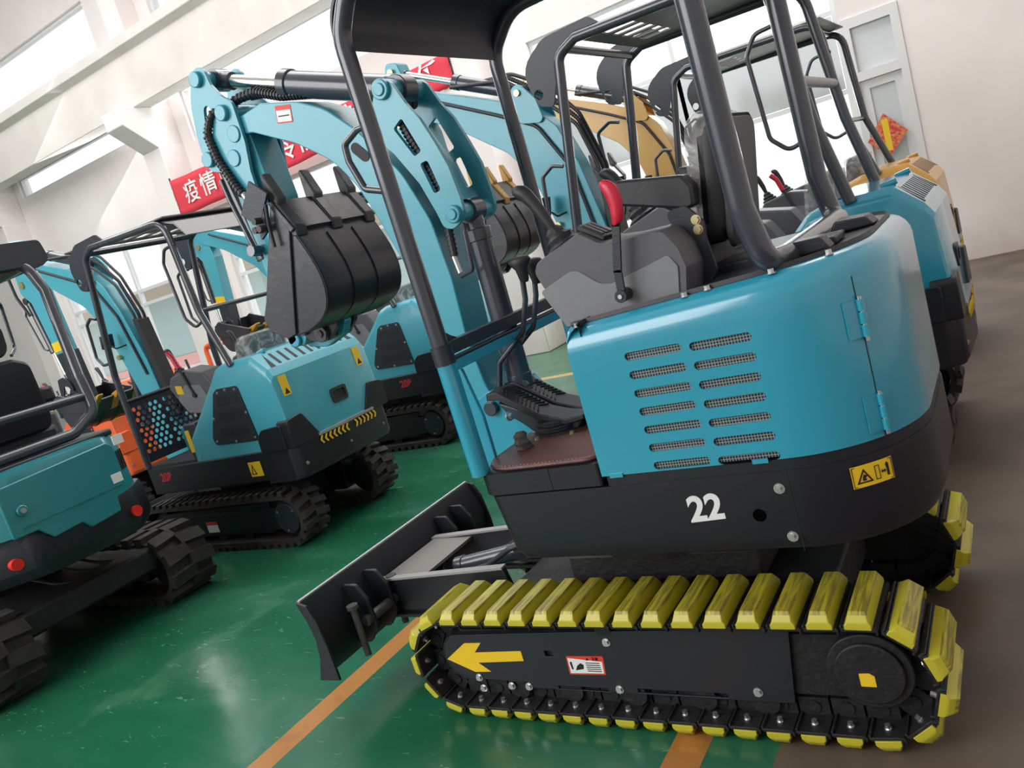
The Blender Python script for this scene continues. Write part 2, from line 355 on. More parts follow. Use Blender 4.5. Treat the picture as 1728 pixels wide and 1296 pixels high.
# doors
def door(n, x0, x1, parts=True):
    f = struct(P().plate(rect(x0-0.05, x1+0.05, 0, 2.66), [rect(x0+0.03, x1-0.03, 2.12, 2.56), rect(x0+0.02, x1-0.02, 0.0, 2.03)], XZ, WY-0.02, WY+0.12).make('door_%d' % n, FRAME))
    P().plate(rect(x0+0.02, x1-0.02, 0.02, 2.03), [rect(x0+0.10, x1-0.10, 0.35, 1.94)], XZ, WY+0.02, WY+0.08).make('door_leaf', FRAME, f)
    P().box(x0+0.02, x1-0.02, WY+0.045, WY+0.05, 0.3, 2.58).make('pane', mat('frosted_pane', (0.62, 0.66, 0.68), 0.25), f)
    P().tube([(x1-0.07, WY+0.02, 1.0), (x1-0.07, WY-0.03, 1.0), (x1-0.07, WY-0.03, 1.12), (x1-0.07, WY+0.02, 1.12)], 0.008, 0.02).make('handle', BOLT, f)
    return f
door(1, DOOR[0]+0.02, DOOR[1]); door(2, *DOOR2[:2])
# right side of the hall
struct(P().box(3.4, 3.6, -4, 9.85, 0, 8.6).make('wall_right', WALLM))
struct(P().plate([(-26, 0), (3.6, 0), (3.6, 8.6), (-26, 8.6)], [rect(-12.5, -8.0, 1.0, 7.0), rect(-7.2, -2.6, 1.0, 7.0)], XZ, -4.2, -4.0).make('wall_front', WALLM))
struct(P().box(-26.2, -26.0, -4, 9.85, 0, 8.6).make('wall_left', WALLM))
# what lies outside the windows
OUTW = mat('outside_cyan_wall', (0.42, 0.55, 0.56), 0.8); OUTP = mat('outside_pink_wall', (0.8, 0.42, 0.40), 0.8); OUTE = mat('outside_eave', (0.42, 0.36, 0.28), 0.8)
b = empty('neighbouring_building', (-12, 14.5, 0), 'pale cyan building with beige eave seen through the left windows', 'building')
OFF = Vector((-12, 14.5, 0))
P().box(-26, -8.2, 14.5, 15, 0, 2.6).make('wall', OUTW, b); P().box(-26, -8.0, 13.7, 15, 2.6, 2.95).make('eave', OUTE, b, bev=0.03)
P().box(-26, -8.2, 14.47, 14.5, 0, 1.0).make('wall_base', OUTP, b)
OFF = Vector((0, 0, 0))
# red banner on the wall between the columns
def banner():
    root = empty('banner', (-11.15, 9.1, 3.3), 'long red cloth banner with white characters hung high on the back wall', 'banner')
    global OFF; OFF = Vector((-11.15, 9.1, 3.3))
    x0, x1 = -11.17, -5.56; n = 60; vs = []; fs = []
    def zt(x): t = (x-x0)/(x1-x0); return 3.88-0.04*math.sin(math.pi*t), 3.30+0.2*t-0.04*math.sin(math.pi*t)
    def yy(x): return 9.085+0.012*math.sin(x*5.0)+0.01*math.sin(x*11)
    for i in range(n+1):
        x = x0+(x1-x0)*i/n; a, b_ = zt(x)
        for j in range(7): z = b_+(a-b_)*j/6; vs.append((x, yy(x)+0.006*math.sin(j*2+x*3), z))
    for i in range(n):
        for j in range(6): q = i*7+j; fs.append((q, q+7, q+8, q+1))
    p = P().add(vs, fs); o = p.make('cloth', mat('red_banner_cloth', (0.72, 0.045, 0.07), 0.75), root, ang=80)
    s_ = o.modifiers.new('t', 'SOLIDIFY'); s_.thickness = 0.004
    P().cyl((x0, 9.108, 3.26), (x0, 9.108, 3.93), 0.012).make('rod', BLK, root)
    P().cyl((x1, 9.108, 3.46), (x1, 9.108, 3.92), 0.012).make('rod', BLK, root)
    s = '疫情就是命令防控就是责任'; step = (x1-x0-0.35)/len(s)
    for i, ch in enumerate(s):
        xc = x0+0.28+step*(i+0.5)-0.05; a, b_ = zt(xc); zc = (a+b_)/2
        text(ch, 0.36, WHT, lambda u, v, w_, xc=xc, zc=zc: (xc+u, yy(xc)-0.02-w_, zc+v), 'character', root, bold=0.004, xs=1.05)
    OFF = Vector((0, 0, 0))
banner()
# new-year paper on the door
o = P().plate([(-1.075, 1.22), (-0.87, 1.43), (-1.06, 1.66), (-1.25, 1.42)], [], XZ, WY-0.035, WY-0.032)
r_ = o.make('door_poster', mat('red_gold_paper', (0.60, 0.03, 0.05), 0.5, noise=0.6, nscale=40, col2=(0.75, 0.35, 0.10)))
r_['label'] = 'red and gold diamond shaped new year paper stuck on the white door'; r_['category'] = 'poster'
P().plate([(-1.09, 1.28), (-1.03, 1.28), (-1.03, 1.60), (-1.09, 1.60)], [], XZ, WY-0.038, WY-0.035).make('gold_strip', mat('gold_paper', (0.85, 0.55, 0.03), 0.5), r_)
# ------------------------------------------------------------------ shared excavator pieces
def stadium(x0, x1, zc, r, s):
    """point and outward normal at arclength s on a track loop, starting top front, running rearward"""
    L = x1-x0; P1 = math.pi*r; tot = 2*L+2*P1; s %= tot
    if s < L: return (x0+s, zc+r), (0, 1), (1, 0)
    s -= L
    if s < P1: a = math.pi/2-s/r; return (x1+r*math.cos(a), zc+r*math.sin(a)), (math.cos(a), math.sin(a)), (math.sin(a), -math.cos(a))
    s -= P1
    if s < L: return (x1-s, zc-r), (0, -1), (-1, 0)
    s -= L
    a = -math.pi/2-s/r; return (x0+r*math.cos(a), zc+r*math.sin(a)), (math.cos(a), math.sin(a)), (math.sin(a), -math.cos(a))
def bucket(root, pv, rot, yc, wd, tooth, toothed_gold=False, ym=1):
    """bucket with its local pivot at (0,0); opening towards -x before turning"""
    def T(pts): return rot2(pts, rot, (0, 0), pv)
    y0, y1 = yc-wd/2, yc+wd/2
    shell = [(0.262, 0.335), (0.292, 0.27), (0.320, 0.20), (0.337, 0.125), (0.330, 0.055), (0.29, -0.005), (0.19, -0.04), (0.08, -0.048), (0.0, 0.0)]
    smooth = []
    for i in range(len(shell)-1):
        for k in range(3):
            t = k/3; a, b = shell[i], shell[i+1]; smooth.append((a[0]*(1-t)+b[0]*t, a[1]*(1-t)+b[1]*t))
    smooth.append(shell[-1])
    for _ in range(3): smooth = [smooth[0]]+[tuple((smooth[i-1][j]+2*smooth[i][j]+smooth[i+1][j])/4 for j in (0, 1)) for i in range(1, len(smooth)-1)]+[smooth[-1]]
    inner = [(x*0.955+0.004, z*0.955+0.006) for x, z in smooth][::-1]
    P().prism(T(smooth+inner), XZ, y0, y1).make('bucket_shell', BKT, root, bev=0.004, ang=40)
    side = smooth+[(-0.012, 0.05), (0.03, 0.11), (0.20, 0.42), (0.225, 0.40)]
    for yy in (y0, y1-0.012):
        P().prism(T(side), XZ, yy, yy+0.012).make('side_plate', BKT, root, bev=0.003)
    for yy in (y0-0.010, y1):
        P().prism(T([(-0.012, 0.05), (0.03, 0.11), (0.205, 0.425), (0.262, 0.330), (0.125, -0.035), (0.08, -0.045), (0.0, 0.0)]), XZ, yy, yy+0.010).make('side_wear_plate', BKT, root, bev=0.003)
    lip = T([(0.203, 0.435), (0.218, 0.440), (0.286, 0.325), (0.264, 0.315)])
    P().prism(lip, XZ, y0-0.012, y1+0.012).make('lip_plate', BKT, root, bev=0.003)
    for k, f in enumerate((0.06, 0.5, 0.94)):
        y = y0+wd*f
        p = P().prism(T([(0.196, 0.425), (0.232, 0.432), (0.288, 0.335), (0.284, 0.295), (0.258, 0.300), (0.240, 0.355)]), XZ, y-0.028, y+0.028)
        o = p.make('tooth_adapter', tooth if toothed_gold else BKT, root, bev=0.006)
        q = T([(0.190, 0.540), (0.203, 0.545), (0.242, 0.445), (0.228, 0.408), (0.190, 0.412)])
        P().prism(q, XZ, y-0.024, y+0.024).make('tooth', tooth, o, bev=0.008)
    for f in (0.34, 0.66):
        y = y0+wd*f; rib = [(a[0]*1.012+0.002, a[1]*1.012) for a in smooth[2:20]]
        P().prism(T(rib+[(x*0.97, z*0.97) for x, z in rib[::-1]]), XZ, y-0.0035, y+0.0035).make('weld_seam', BKT, root)
    # hanger ears with pins
    for f in (0.36, 0.60):
        y = y0+wd*f
        P().prism(T(rnd([(-0.05, 0.02), (0.02, -0.085), (0.12, -0.10), (0.20, -0.04), (0.16, 0.02), (0.02, 0.06)], 0.03)), XZ, y-0.009, y+0.009).make('hanger_ear', BKT, root, bev=0.002)
    for px, pz, r in ((0.010, -0.030, 0.026), (0.10, -0.065, 0.034)):
        (a, b), = T([(px, pz)])
        o = P().cyl((a, y0+wd*0.30, b), (a, y0+wd*0.66, b), r, 20).make('pin', BLKG, root, bev=0.003)
        P().cyl((a, y0+wd*0.30-0.006, b), (a, y0+wd*0.30, b), r*0.45, 12).make('pin_cap', TOOTH, o)
def cylinder(root, a, b, r, rr, f, name='hydraulic_cylinder', bm=None):
    a, b = Vector(a), Vector(b); m = a.lerp(b, f); d = (b-a).normalized()
    p = P().cyl(a, m, r, 22); p.cyl(m-d*0.03, m+d*0.012, r*1.12, 22); p.cyl(a-d*0.0, a+d*0.05, r*1.06, 22)
    p.cyl(a-Vector((0, 0.035, 0)), a+Vector((0, 0.035, 0)), r*1.05, 16)
    o = p.make(name, bm or BLKG, root, bev=0.003)
    P().cyl(m, b, rr, 18).make('rod', CHROME, o)
    P().cyl(b-Vector((0, 0.033, 0)), b+Vector((0, 0.033, 0)), rr*1.7, 16).cyl(b-d*0.07, b-d*0.01, rr*1.35, 14).make('rod_eye', BLKG, o)
    return o
def hose(root, pts, r=0.012, f=0.06, ribbed=False, name='hydraulic_hose'):
    o = P().tube(pts, r, f, n=10, seg=8).make(name, RUBS, root)
    if ribbed:
        q = P(); P_ = [Vector(p) for p in pts]
        for i in range(len(P_)-1):
            a, b = P_[i], P_[i+1]; n = max(1, int((b-a).length/0.014))
            for k in range(n): c = a.lerp(b, (k+0.5)/n); d = (b-a).normalized(); q.cyl(c-d*0.003, c+d*0.003, r*1.22, 10)
        q.make('spiral_wrap', RUBS, o)
    return o
def boss(p, c, r, y0, y1): p.cyl((c[0], y0, c[1]), (c[0], y1, c[1]), r, 24); return p
def sticker(name, m, pts, mp, d, parent, th=0.0008, props=None):
    return P().prism(pts, mp, d, d+th).make(name, m, parent, props=props)

# ------------------------------------------------------------------ the excavator in front, numbered 22
OX = Vector((-1.15, 2.42, 0)); OFF = OX
H = empty('excavator', OX, 'nearest blue mini excavator on yellow padded steel tracks with number 22 on its black skirt', 'excavator', 'mini excavators parked in rows')
YC = 2.42
# tracks
def hero_track(ya, yb, near):
    x0, x1, zc, r = -1.812, -0.500, 0.200, 0.152; L = 2*(x1-x0)+2*math.pi*r; n = 39; st = L/n; ym = (ya+yb)/2
    p = P()
    for k in range(n):
        (x, z), (nx, nz), (tx, tz) = stadium(x0, x1, zc, r-0.030, (k+0.5)*(2*(x1-x0)+2*math.pi*(r-0.03))/n)
        for dy in (-0.045, 0.02):
            p.obox((x, ym+dy+0.012, z), (tx*0.040, 0, tz*0.040), (0, 0.010, 0), (nx*0.026, 0, nz*0.026))
            p.cyl((x, ym+dy+0.012-0.014, z), (x, ym+dy+0.012+0.014, z), 0.018, 10)
    tr = p.make('track_chain', DARK, H)
    proto = None
    for k in range(n):
        (x, z), (nx, nz), (tx, tz) = stadium(x0, x1, zc, r, (k+0.35)*st)
        N_ = Vector((nx, 0, nz)); T_ = Vector((tx, 0, tz)); Y_ = Vector((0, 1, 0))
        M = Matrix((( -T_.x, 0, N_.x, x-OX.x), (-T_.y, 1, N_.y, 0), (-T_.z, 0, N_.z, z), (0, 0, 0, 1)))
        if proto is None:
            global OFF; sv = OFF; OFF = Vector((0, OX.y, 0))
            q = P().box(-0.041, 0.041, ya+0.004, yb-0.004, -0.004, 0.006); q.box(-0.044, -0.038, ya+0.004, yb-0.004, -0.012, 0.003); q.box(0.038, 0.044, ya+0.004, yb-0.004, 0.0, 0.014)
            q.box(0.028, 0.036, ya+0.004, yb-0.004, 0.004, 0.016)
            shoe = q.make('track_shoe', DARK, tr, bev=0.0015)
            b = P()
            for yy in ((ya+0.04) if near else (yb-0.04),): b.hexbolt((0.0, yy, -0.004), (0, 0, -1), 0.0075, 0.014)
            bolts = b.make('shoe_bolt', BOLT, shoe)
            def ring(y, h0, h1, wb, wt): return [(-wb, y, h0), (-wb, y, h0+0.012), (-wt, y, h1), (wt, y, h1), (wb, y, h0+0.012), (wb, y, h0)]
            pd = P().loft([ring(ya, 0.004, 0.020, 0.031, 0.026), ring(ya+0.002, 0.004, 0.026, 0.032, 0.024), ring(ya+0.020, 0.004, 0.046, 0.032, 0.020), ring(yb-0.020, 0.004, 0.046, 0.032, 0.020), ring(yb-0.002, 0.004, 0.026, 0.032, 0.024), ring(yb, 0.004, 0.020, 0.031, 0.026)])
            pad = pd.make('track_pad', PADM, shoe, bev=0.003)
            OFF = sv; proto = (shoe, bolts, pad); a = shoe
        else:
            a = ocopy(proto[0])
            ocopy(proto[1], a); ocopy(proto[2], a)
        a.parent = H; a.matrix_local = M
    # frame, rollers, idler, motor
    s_ = -1 if near else 1; yf = ya+0.062 if near else yb-0.062
    fr = [(-1.885, 0.20), (-1.875, 0.262), (-1.835, 0.305), (-1.30, 0.325), (-0.685, 0.345), (-0.715, 0.098), (-1.555, 0.098), (-1.575, 0.118), (-1.80, 0.122), (-1.86, 0.15)]
    pl = P(); ridge = [(x*1.0, z-0.020 if z > 0.25 else z) for x, z in fr]
    pl.plate(ridge, [rect(-1.475, -1.445, 0.215, 0.236), rect(-1.46, -1.28, 0.100, 0.112), rect(-1.18, -0.90, 0.103, 0.117)], XZ, yf-0.004, yf+0.004)
    pl.add([(-1.835, yf, 0.286), (-0.685, yf, 0.326), (-0.685, yf-s_*0.05, 0.350), (-1.835, yf-s_*0.05, 0.315)], [(0, 1, 2, 3)])
    f = pl.make('track_frame', CHAR, H, bev=0.002)
    P().box(-1.80, -0.50, yf-s_*0.01 if s_ < 0 else yf-0.10, yf+0.10 if s_ < 0 else yf-0.01, 0.12, 0.30).make('frame_beam', DARK, f)
    g = G()
    for x in (-1.62, -1.42, -1.2, -0.98, -0.80): g.cyl((x, ym-0.06, 0.092), (x, ym+0.06, 0.092), 0.040, 20)
    g.make('track_roller', DARK, H)
    g = P().cyl((-1.24, ym-0.07, 0.318), (-1.24, ym+0.05, 0.318), 0.028, 18); g.make('carrier_roller', DARK, H)
    g = P().cyl((-1.812, ym-0.035, 0.2), (-1.812, ym+0.035, 0.2), 0.118, 32); g.cyl((-1.812, ym-0.06, 0.2), (-1.812, ym+0.06, 0.2), 0.085, 32); g.make('idler_wheel', DARK, H)
    g = P(); n_ = 13; o_ = []
    for i in range(n_*2): a = math.pi*i/n_; rr = 0.128 if i % 2 else 0.105; o_.append((-0.5+rr*math.cos(a), 0.2+rr*math.sin(a)))
    g.prism(o_, XZ, ym-0.012, ym+0.012); sp = g.make('drive_sprocket', DARK, H)
    ye = ym+s_*0.085; hub = P().cyl((-0.5, ym, 0.215), (-0.5, ye, 0.215), 0.105, 32); hub.cyl((-0.5, ye, 0.215), (-0.5, ye+s_*0.012, 0.215), 0.085, 32)
    hb = hub.make('travel_motor_hub', DARK, sp, bev=0.004)
    if near:
        P().plate([(-0.525, 0.182), (-0.488, 0.182), (-0.488, 0.212), (-0.50, 0.220), (-0.525, 0.218)], [], XZ, ye-0.0135, ye-0.0125).make('yellow_mark', STKY, H)
        b = G()
        for x, z in ((-1.76, 0.088), (-1.64, 0.103), (-1.572, 0.104), (-1.24, 0.272), (-1.24, 0.112), (-0.81, 0.128), (-1.765, 0.128)): b.hexbolt((x, yf-0.004, z), (0, -1, 0), 0.010, 0.010)
        b.make('frame_bolt', BOLT, f)
        P().plate([(-1.880, 0.193), (-1.785, 0.256), (-1.715, 0.259), (-1.752, 0.222), (-1.563, 0.233), (-1.563, 0.197), (-1.750, 0.184), (-1.708, 0.152), (-1.775, 0.148)], [], XZ, yf-0.0055, yf-0.0045).make('arrow_decal', STKY, H)
        lb = P().plate(rnd([(-1.402, 0.156), (-1.273, 0.160), (-1.266, 0.224), (-1.398, 0.220)], 0.004), [], XZ, yf-0.0055, yf-0.0045).make('safety_label', REDS, H)
        P().plate([(-1.396, 0.161), (-1.278, 0.165), (-1.274, 0.205), (-1.394, 0.214)], [], XZ, yf-0.006, yf-0.0056).make('label_paper', WHT, lb)
        pr = P()
        for i in range(5): pr.box(-1.333, -1.284, yf-0.0064, yf-0.0060, 0.170+i*0.007, 0.1728+i*0.007)
        pr.prism([(-1.388, 0.175), (-1.382, 0.175), (-1.382, 0.200), (-1.386, 0.203), (-1.390, 0.198)], XZ, yf-0.0064, yf-0.006); pr.prism([(-1.375, 0.172), (-1.345, 0.178), (-1.342, 0.192), (-1.352, 0.198), (-1.366, 0.188)], XZ, yf-0.0064, yf-0.006)
        pr.make('label_print', BLKS, lb)
        P().prism([(-1.330, 0.208), (-1.318, 0.209), (-1.324, 0.218)], XZ, yf-0.0064, yf-0.006).make('label_triangle', BLKS, lb)
        text('注意', 0.012, BLKS, lambda u, v, w_: (-1.297+u, yf-0.0062-w_, 0.2135+v), 'label_heading', lb)
PADM = mat('worn_yellow_pad', (0.50, 0.45, 0.03), 0.36, spec=0.5)
def pad_streaks():
    nt = PADM.node_tree; b = nt.nodes['Principled BSDF']; N = nt.nodes.new; L = nt.links.new
    g = N('ShaderNodeTexCoord'); s = N('ShaderNodeSeparateXYZ'); L(g.outputs['Object'], s.inputs[0])
    oi = N('ShaderNodeObjectInfo'); ad = N('ShaderNodeVectorMath'); ad.operation = 'ADD'; cb = N('ShaderNodeCombineXYZ'); L(oi.outputs['Random'], cb.inputs[0]); 
    mu = N('ShaderNodeVectorMath'); mu.operation = 'SCALE'; mu.inputs['Scale'].default_value = 30; L(cb.outputs[0], mu.inputs[0])
    mp = N('ShaderNodeMapping'); mp.inputs['Scale'].default_value = (170, 9, 10); L(g.outputs['Object'], mp.inputs['Vector']); L(mp.outputs[0], ad.inputs[0]); L(mu.outputs[0], ad.inputs[1])
    n = N('ShaderNodeTexNoise'); n.inputs['Scale'].default_value = 1.0; n.inputs['Detail'].default_value = 5; L(ad.outputs[0], n.inputs['Vector'])
    r = N('ShaderNodeValToRGB'); r.color_ramp.elements[0].position = 0.40; r.color_ramp.elements[1].position = 0.60; L(n.outputs['Fac'], r.inputs['Fac'])
    zz = N('ShaderNodeMath'); zz.operation = 'GREATER_THAN'; zz.inputs[1].default_value = 0.038; L(s.outputs[2], zz.inputs[0])
    m2 = N('ShaderNodeMath'); m2.operation = 'MULTIPLY'; L(r.outputs['Color'], m2.inputs[0]); L(zz.outputs[0], m2.inputs[1])
    m3 = N('ShaderNodeMath'); m3.operation = 'MULTIPLY'; m3.inputs[1].default_value = 0.8; L(m2.outputs[0], m3.inputs[0])
    mx = N('ShaderNodeMix'); mx.data_type = 'RGBA'; L(m3.outputs[0], mx.inputs['Factor']); mx.inputs['A'].default_value = (0.50, 0.45, 0.03, 1); mx.inputs['B'].default_value = (0.16, 0.12, 0.03, 1); L(mx.outputs['Result'], b.inputs['Base Color'])
pad_streaks()
hero_track(1.915, 2.165, True); hero_track(2.675, 2.925, False)
# undercarriage centre
P().box(-1.70, -0.60, 2.17, 2.67, 0.20, 0.34).box(-1.45, -0.80, 2.22, 2.62, 0.34, 0.44).make('undercarriage', DARK, H, bev=0.01)
P().cyl((-1.15, YC, 0.43), (-1.15, YC, 0.56), 0.24, 40).make('slewing_ring', DARK, H)
# dozer blade
def blade():
    prof = [(-2.375, 0.475), (-2.338, 0.40), (-2.322, 0.33), (-2.335, 0.25), (-2.385, 0.165), (-2.400, 0.165), (-2.352, 0.25), (-2.340, 0.33), (-2.355, 0.40), (-2.390, 0.475)]
    b = P().prism(prof, XZ, 1.86, 2.985).make('dozer_blade', CHAR, H, bev=0.002)
    P().box(-2.388, -2.376, 1.86, 2.985, 0.468, 0.480).make('blade_top_edge', mat('worn_steel_edge', (0.55, 0.55, 0.55), 0.4, metal=0.6), b)
    for yy in (1.852, 2.985):
        P().prism([(-2.395, 0.478), (-2.345, 0.462), (-2.318, 0.40), (-2.305, 0.30), (-2.300, 0.165), (-2.402, 0.162), (-2.365, 0.25), (-2.352, 0.33), (-2.365, 0.40)], XZ, yy, yy+0.010).make('blade_end_plate', CHAR, b, bev=0.002)
    for yy in (2.05, 2.17, 2.66, 2.78):
        P().prism(rnd([(-2.36, 0.44), (-2.29, 0.44), (-2.25, 0.38), (-2.24, 0.26), (-2.30, 0.20), (-2.38, 0.20)], 0.02), XZ, yy, yy+0.014).make('blade_lug', CHAR, b, bev=0.002)
    g = P()
    for yy in (2.00, 2.235): g.cyl((-2.28, yy, 0.18), (-2.28, yy, 0.37), 0.013, 12).cyl((-2.28, yy, 0.37), (-2.28, yy, 0.385), 0.022, 12)
    g.cyl((-2.27, 2.03, 0.30), (-2.27, 2.21, 0.30), 0.02, 12); g.make('blade_pin', TOOTH, b)
    for yy in (2.22, 2.60):
        a = P().prism([(-2.34, 0.37), (-1.72, 0.405), (-1.70, 0.31), (-1.85, 0.26), (-2.05, 0.235), (-2.34, 0.215)], XZ, yy-0.012, yy+0.012); a.box(-2.34, -1.72, yy-0.03, yy+0.03, 0.225, 0.24)
        arm = a.make('blade_arm', CHAR, b, bev=0.003)
        P().obox((-2.03, yy, 0.392), (0.31, 0, 0.018), (0, 0.016, 0), (0, 0, 0.004)).make('arm_top_edge', mat('scuffed_plate', (0.30, 0.29, 0.29), 0.45), arm)
    P().box(-2.32, -2.12, 2.22, 2.60, 0.362, 0.374).make('step_plate', mat('dusty_steel', (0.20, 0.185, 0.175), 0.55), b)
    cylinder(b, (-1.75, YC, 0.38), (-2.22, YC, 0.30), 0.035, 0.02, 0.7, 'blade_cylinder')
    for yy in (2.34, 2.50): P().tube([(-1.62, yy, 0.46), (-1.75, yy-0.02, 0.43), (-1.88, yy, 0.36), (-2.0, yy, 0.33)], 0.011, 0.06).make('blade_hose', RUBS, b)
blade()
# house: plan outlines
RR = 0.305
def plan(x0, x1, y0, y1, rf, rr): return rnd([(x1, y1), (x0, y1), (x0, y0), (x1, y0)], [rr, rf, rf, rr], 12)
def inset(poly, d):
    n = len(poly); out = []
    for i in range(n):
        a, b, c = Vector(poly[i-1]), Vector(poly[i]), Vector(poly[(i+1) % n]); t = ((b-a).normalized()+(c-b).normalized())
        if t.length < 1e-6: t = (c-a)
        t.normalize(); nn_ = Vector((-t.y, t.x)); out.append((b.x+nn_.x*d, b.y+nn_.y*d))
    return out
PLO = plan(-1.50, -0.275, 1.945, 2.895, 0.05, RR)
cxm = sum(p[0] for p in PLO)/len(PLO); area_ = sum(PLO[i-1][0]*PLO[i][1]-PLO[i][0]*PLO[i-1][1] for i in range(len(PLO)))
SG = 1 if area_ > 0 else -1
def ring_at(poly, d, z): return [(x, y, z) for x, y in inset(poly, d*SG)]
rs = [ring_at(PLO, 0.06, 0.545), ring_at(PLO, 0.02, 0.56), ring_at(PLO, 0.0, 0.60), ring_at(PLO, 0.0, 0.775)]
skp = P().loft(rs)
def front_taper(v):
    f = max(0, min(1, (-1.2-v.x)/0.3)); return Vector((v.x+f*0.045*(0.84-v.z)/0.28, v.y, v.z))
skp.v = [front_taper(v) for v in skp.v]
skirt = skp.make('black_skirt', CHAR, H, bev=0.0)
PLR = plan(-1.08, -0.275, 1.945, 2.895, 0.01, RR)
P().loft([ring_at(PLR, 0.004, 0.77), ring_at(PLR, 0.004, 0.806)]).make('skirt_rim', CHAR, H)
# front platform box above the seam
PLF = plan(-1.512, -1.09, 1.947, 2.893, 0.06, 0.01)
P().loft([ring_at(PLF, 0.0, 0.779), ring_at(PLF, 0.0, 0.845), ring_at(PLF, 0.01, 0.851)]).make('floor_platform', CHAR, H)
P().box(-1.255, -1.252, 1.9455, 1.950, 0.78, 0.848).make('platform_seam', BLKS, H)
P().loft([ring_at(plan(-1.505, -1.085, 1.950, 2.885, 0.13, 0.05), d, z) for d, z in ((0.0, 0.852), (-0.004, 0.857), (0.0, 0.863))]).make('floor_mat', MATF, H)
st = P()
mo = inset(plan(-1.505, -1.085, 1.950, 2.885, 0.13, 0.05), SG*0.008)
for i in range(len(mo)):
    a, b = Vector(mo[i-1]), Vector(mo[i]); n = max(1, int((b-a).length/0.012))
    for k in range(n):
        c = a.lerp(b, (k+0.3)/n); d = (b-a).normalized()*0.003; st.obox((c.x, c.y, 0.8635), (d.x, d.y, 0), (-d.y*0.2, d.x*0.2, 0), (0, 0, 0.0006))
st.make('mat_stitching', STIT, H)
text('22', 0.098, WHT, lambda u, v, w_: (-0.812+u*0.98, 1.9440-w_, 0.689+v+0.06*u), 'number_decal', H, bold=0.0032)
b = G()
for x, z in ((-0.61, 0.73), (-0.605, 0.60)):
    b._n().cyl((x, 1.947, z), (x, 1.943, z), 0.014, 24).hexbolt((x, 1.943, z), (0, -1, 0), 0.007, 0.008)
b.make('skirt_bolt', BOLT, H)
P().cyl((-0.675, 1.9455, 0.662), (-0.675, 1.9435, 0.662), 0.017, 24).make('skirt_hole', mat('dark_hole', (0.002, 0.002, 0.002), 0.9, spec=0.0), H)
P().box(-0.585, -0.583, 1.9438, 1.946, 0.56, 0.775).make('skirt_seam', BLKS, H)
# curved rear corner path helper
RC = (-0.275-RR, 1.945+RR)
def corner(a, off=0.0): return (RC[0]+(RR+off)*math.cos(a), RC[1]+(RR+off)*math.sin(a))
def onc(u, z, off):      # u = distance along the curve from its start on the near side
    a = -math.pi/2+u/RR; x, y = corner(a, off); return (x, y, z)
def cpatch(name, u0, u1, z0, z1, off, m, parent, th=0.001, n=10):
    vs = []; fs = []
    for o_ in (off, off+th):
        for i in range(n+1):
            for z in (z0, z1): vs.append(onc(u0+(u1-u0)*i/n, z, o_))
    k = 2*(n+1)
    for i in range(n): a = 2*i; fs += [(a, a+1, a+3, a+2), (k+a, k+a+2, k+a+3, k+a+1), (a, a+2, k+a+2, k+a), (a+1, k+a+1, k+a+3, a+3)]
    fs += [(0, k, k+1, 1), (2*n, 2*n+1, k+2*n+1, k+2*n)]
    return P().add(vs, fs).make(name, m, parent)
UL = -0.025
wl = cpatch('warning_label', 0.140, 0.245, 0.700, 0.755, 0.003, STKY, H)
def ctext(s, size, u0, z0, name): text(s, size, BLKS, lambda u, v, w_: onc(u0+u, z0+v, 0.005+w_), name, wl, bold=0.0)
def cpoly(name, poly, holes, off):
    p = P().plate(poly, holes, lambda u, v, d: onc(u+UL, v, off+d), 0, 0.0008); p.make(name, BLKS, wl)
cpoly('warning_triangle', [(0.175, 0.710), (0.215, 0.710), (0.195, 0.746)], [[(0.181, 0.7135), (0.209, 0.7135), (0.195, 0.739)]], 0.0045)
cpoly('warning_pictogram', [(0.190, 0.716), (0.200, 0.716), (0.197, 0.722), (0.203, 0.728), (0.194, 0.731), (0.190, 0.722)], [], 0.0045)
cpoly('warning_box', rect(0.222, 0.234, 0.710, 0.745), [rect(0.2235, 0.2325, 0.7115, 0.7435)], 0.0045)
cpoly('warning_person', [(0.252, 0.712), (0.258, 0.712), (0.258, 0.742), (0.254, 0.746), (0.250, 0.740), (0.252, 0.730)], [], 0.0045)
cpoly('warning_arrow', [(0.237, 0.726), (0.241, 0.731), (0.241, 0.728), (0.246, 0.728), (0.246, 0.731), (0.250, 0.726), (0.246, 0.721), (0.246, 0.724), (0.241, 0.724), (0.241, 0.721)], [], 0.0045)
cpoly('warning_border', rect(0.167, 0.268, 0.702, 0.753), [rect(0.1685, 0.2665, 0.7035, 0.7515)], 0.0045)
# teal engine hood
hz0, hz1 = 0.806, 1.160
slots = []
for cx, n in ((-0.845, 7), (-0.667, 7)):
    for k in range(n): slots.append(capsule(cx, 1.126-k*0.0508-(0.004 if cx > -0.7 else 0), 0.158, 0.0112, 0.0))
PLH = plan(-1.085, -0.275, 1.945, 2.895, 0.004, RR)
hood = P().plate([(-1.085, hz0), (-0.5835, hz0), (-0.5835, hz1), (-1.085, hz1)], slots, XZ, 1.945, 1.951)
vs = []; fs = []; m_ = [p for p in PLH if not (p[1] < 1.9452 and p[0] < -0.63)]
seq = sorted(range(len(PLH)), key=lambda i: i)
N_ = len(PLH)
for i in range(N_):
    a, b_ = PLH[i-1], PLH[i]
    if a[1] < 1.9455 and b_[1] < 1.9455 and abs(a[0]-b_[0]) > 0.3: continue
    vs += [(a[0], a[1], hz0), (b_[0], b_[1], hz0), (b_[0], b_[1], hz1), (a[0], a[1], hz1)]; q = len(vs); fs.append((q-4, q-3, q-2, q-1))
hood.add(vs, fs)
hood.add([(-0.5835, 1.945, hz0), (RC[0], 1.945, hz0), (RC[0], 1.945, hz1), (-0.5835, 1.945, hz1)], [(0, 1, 2, 3)])
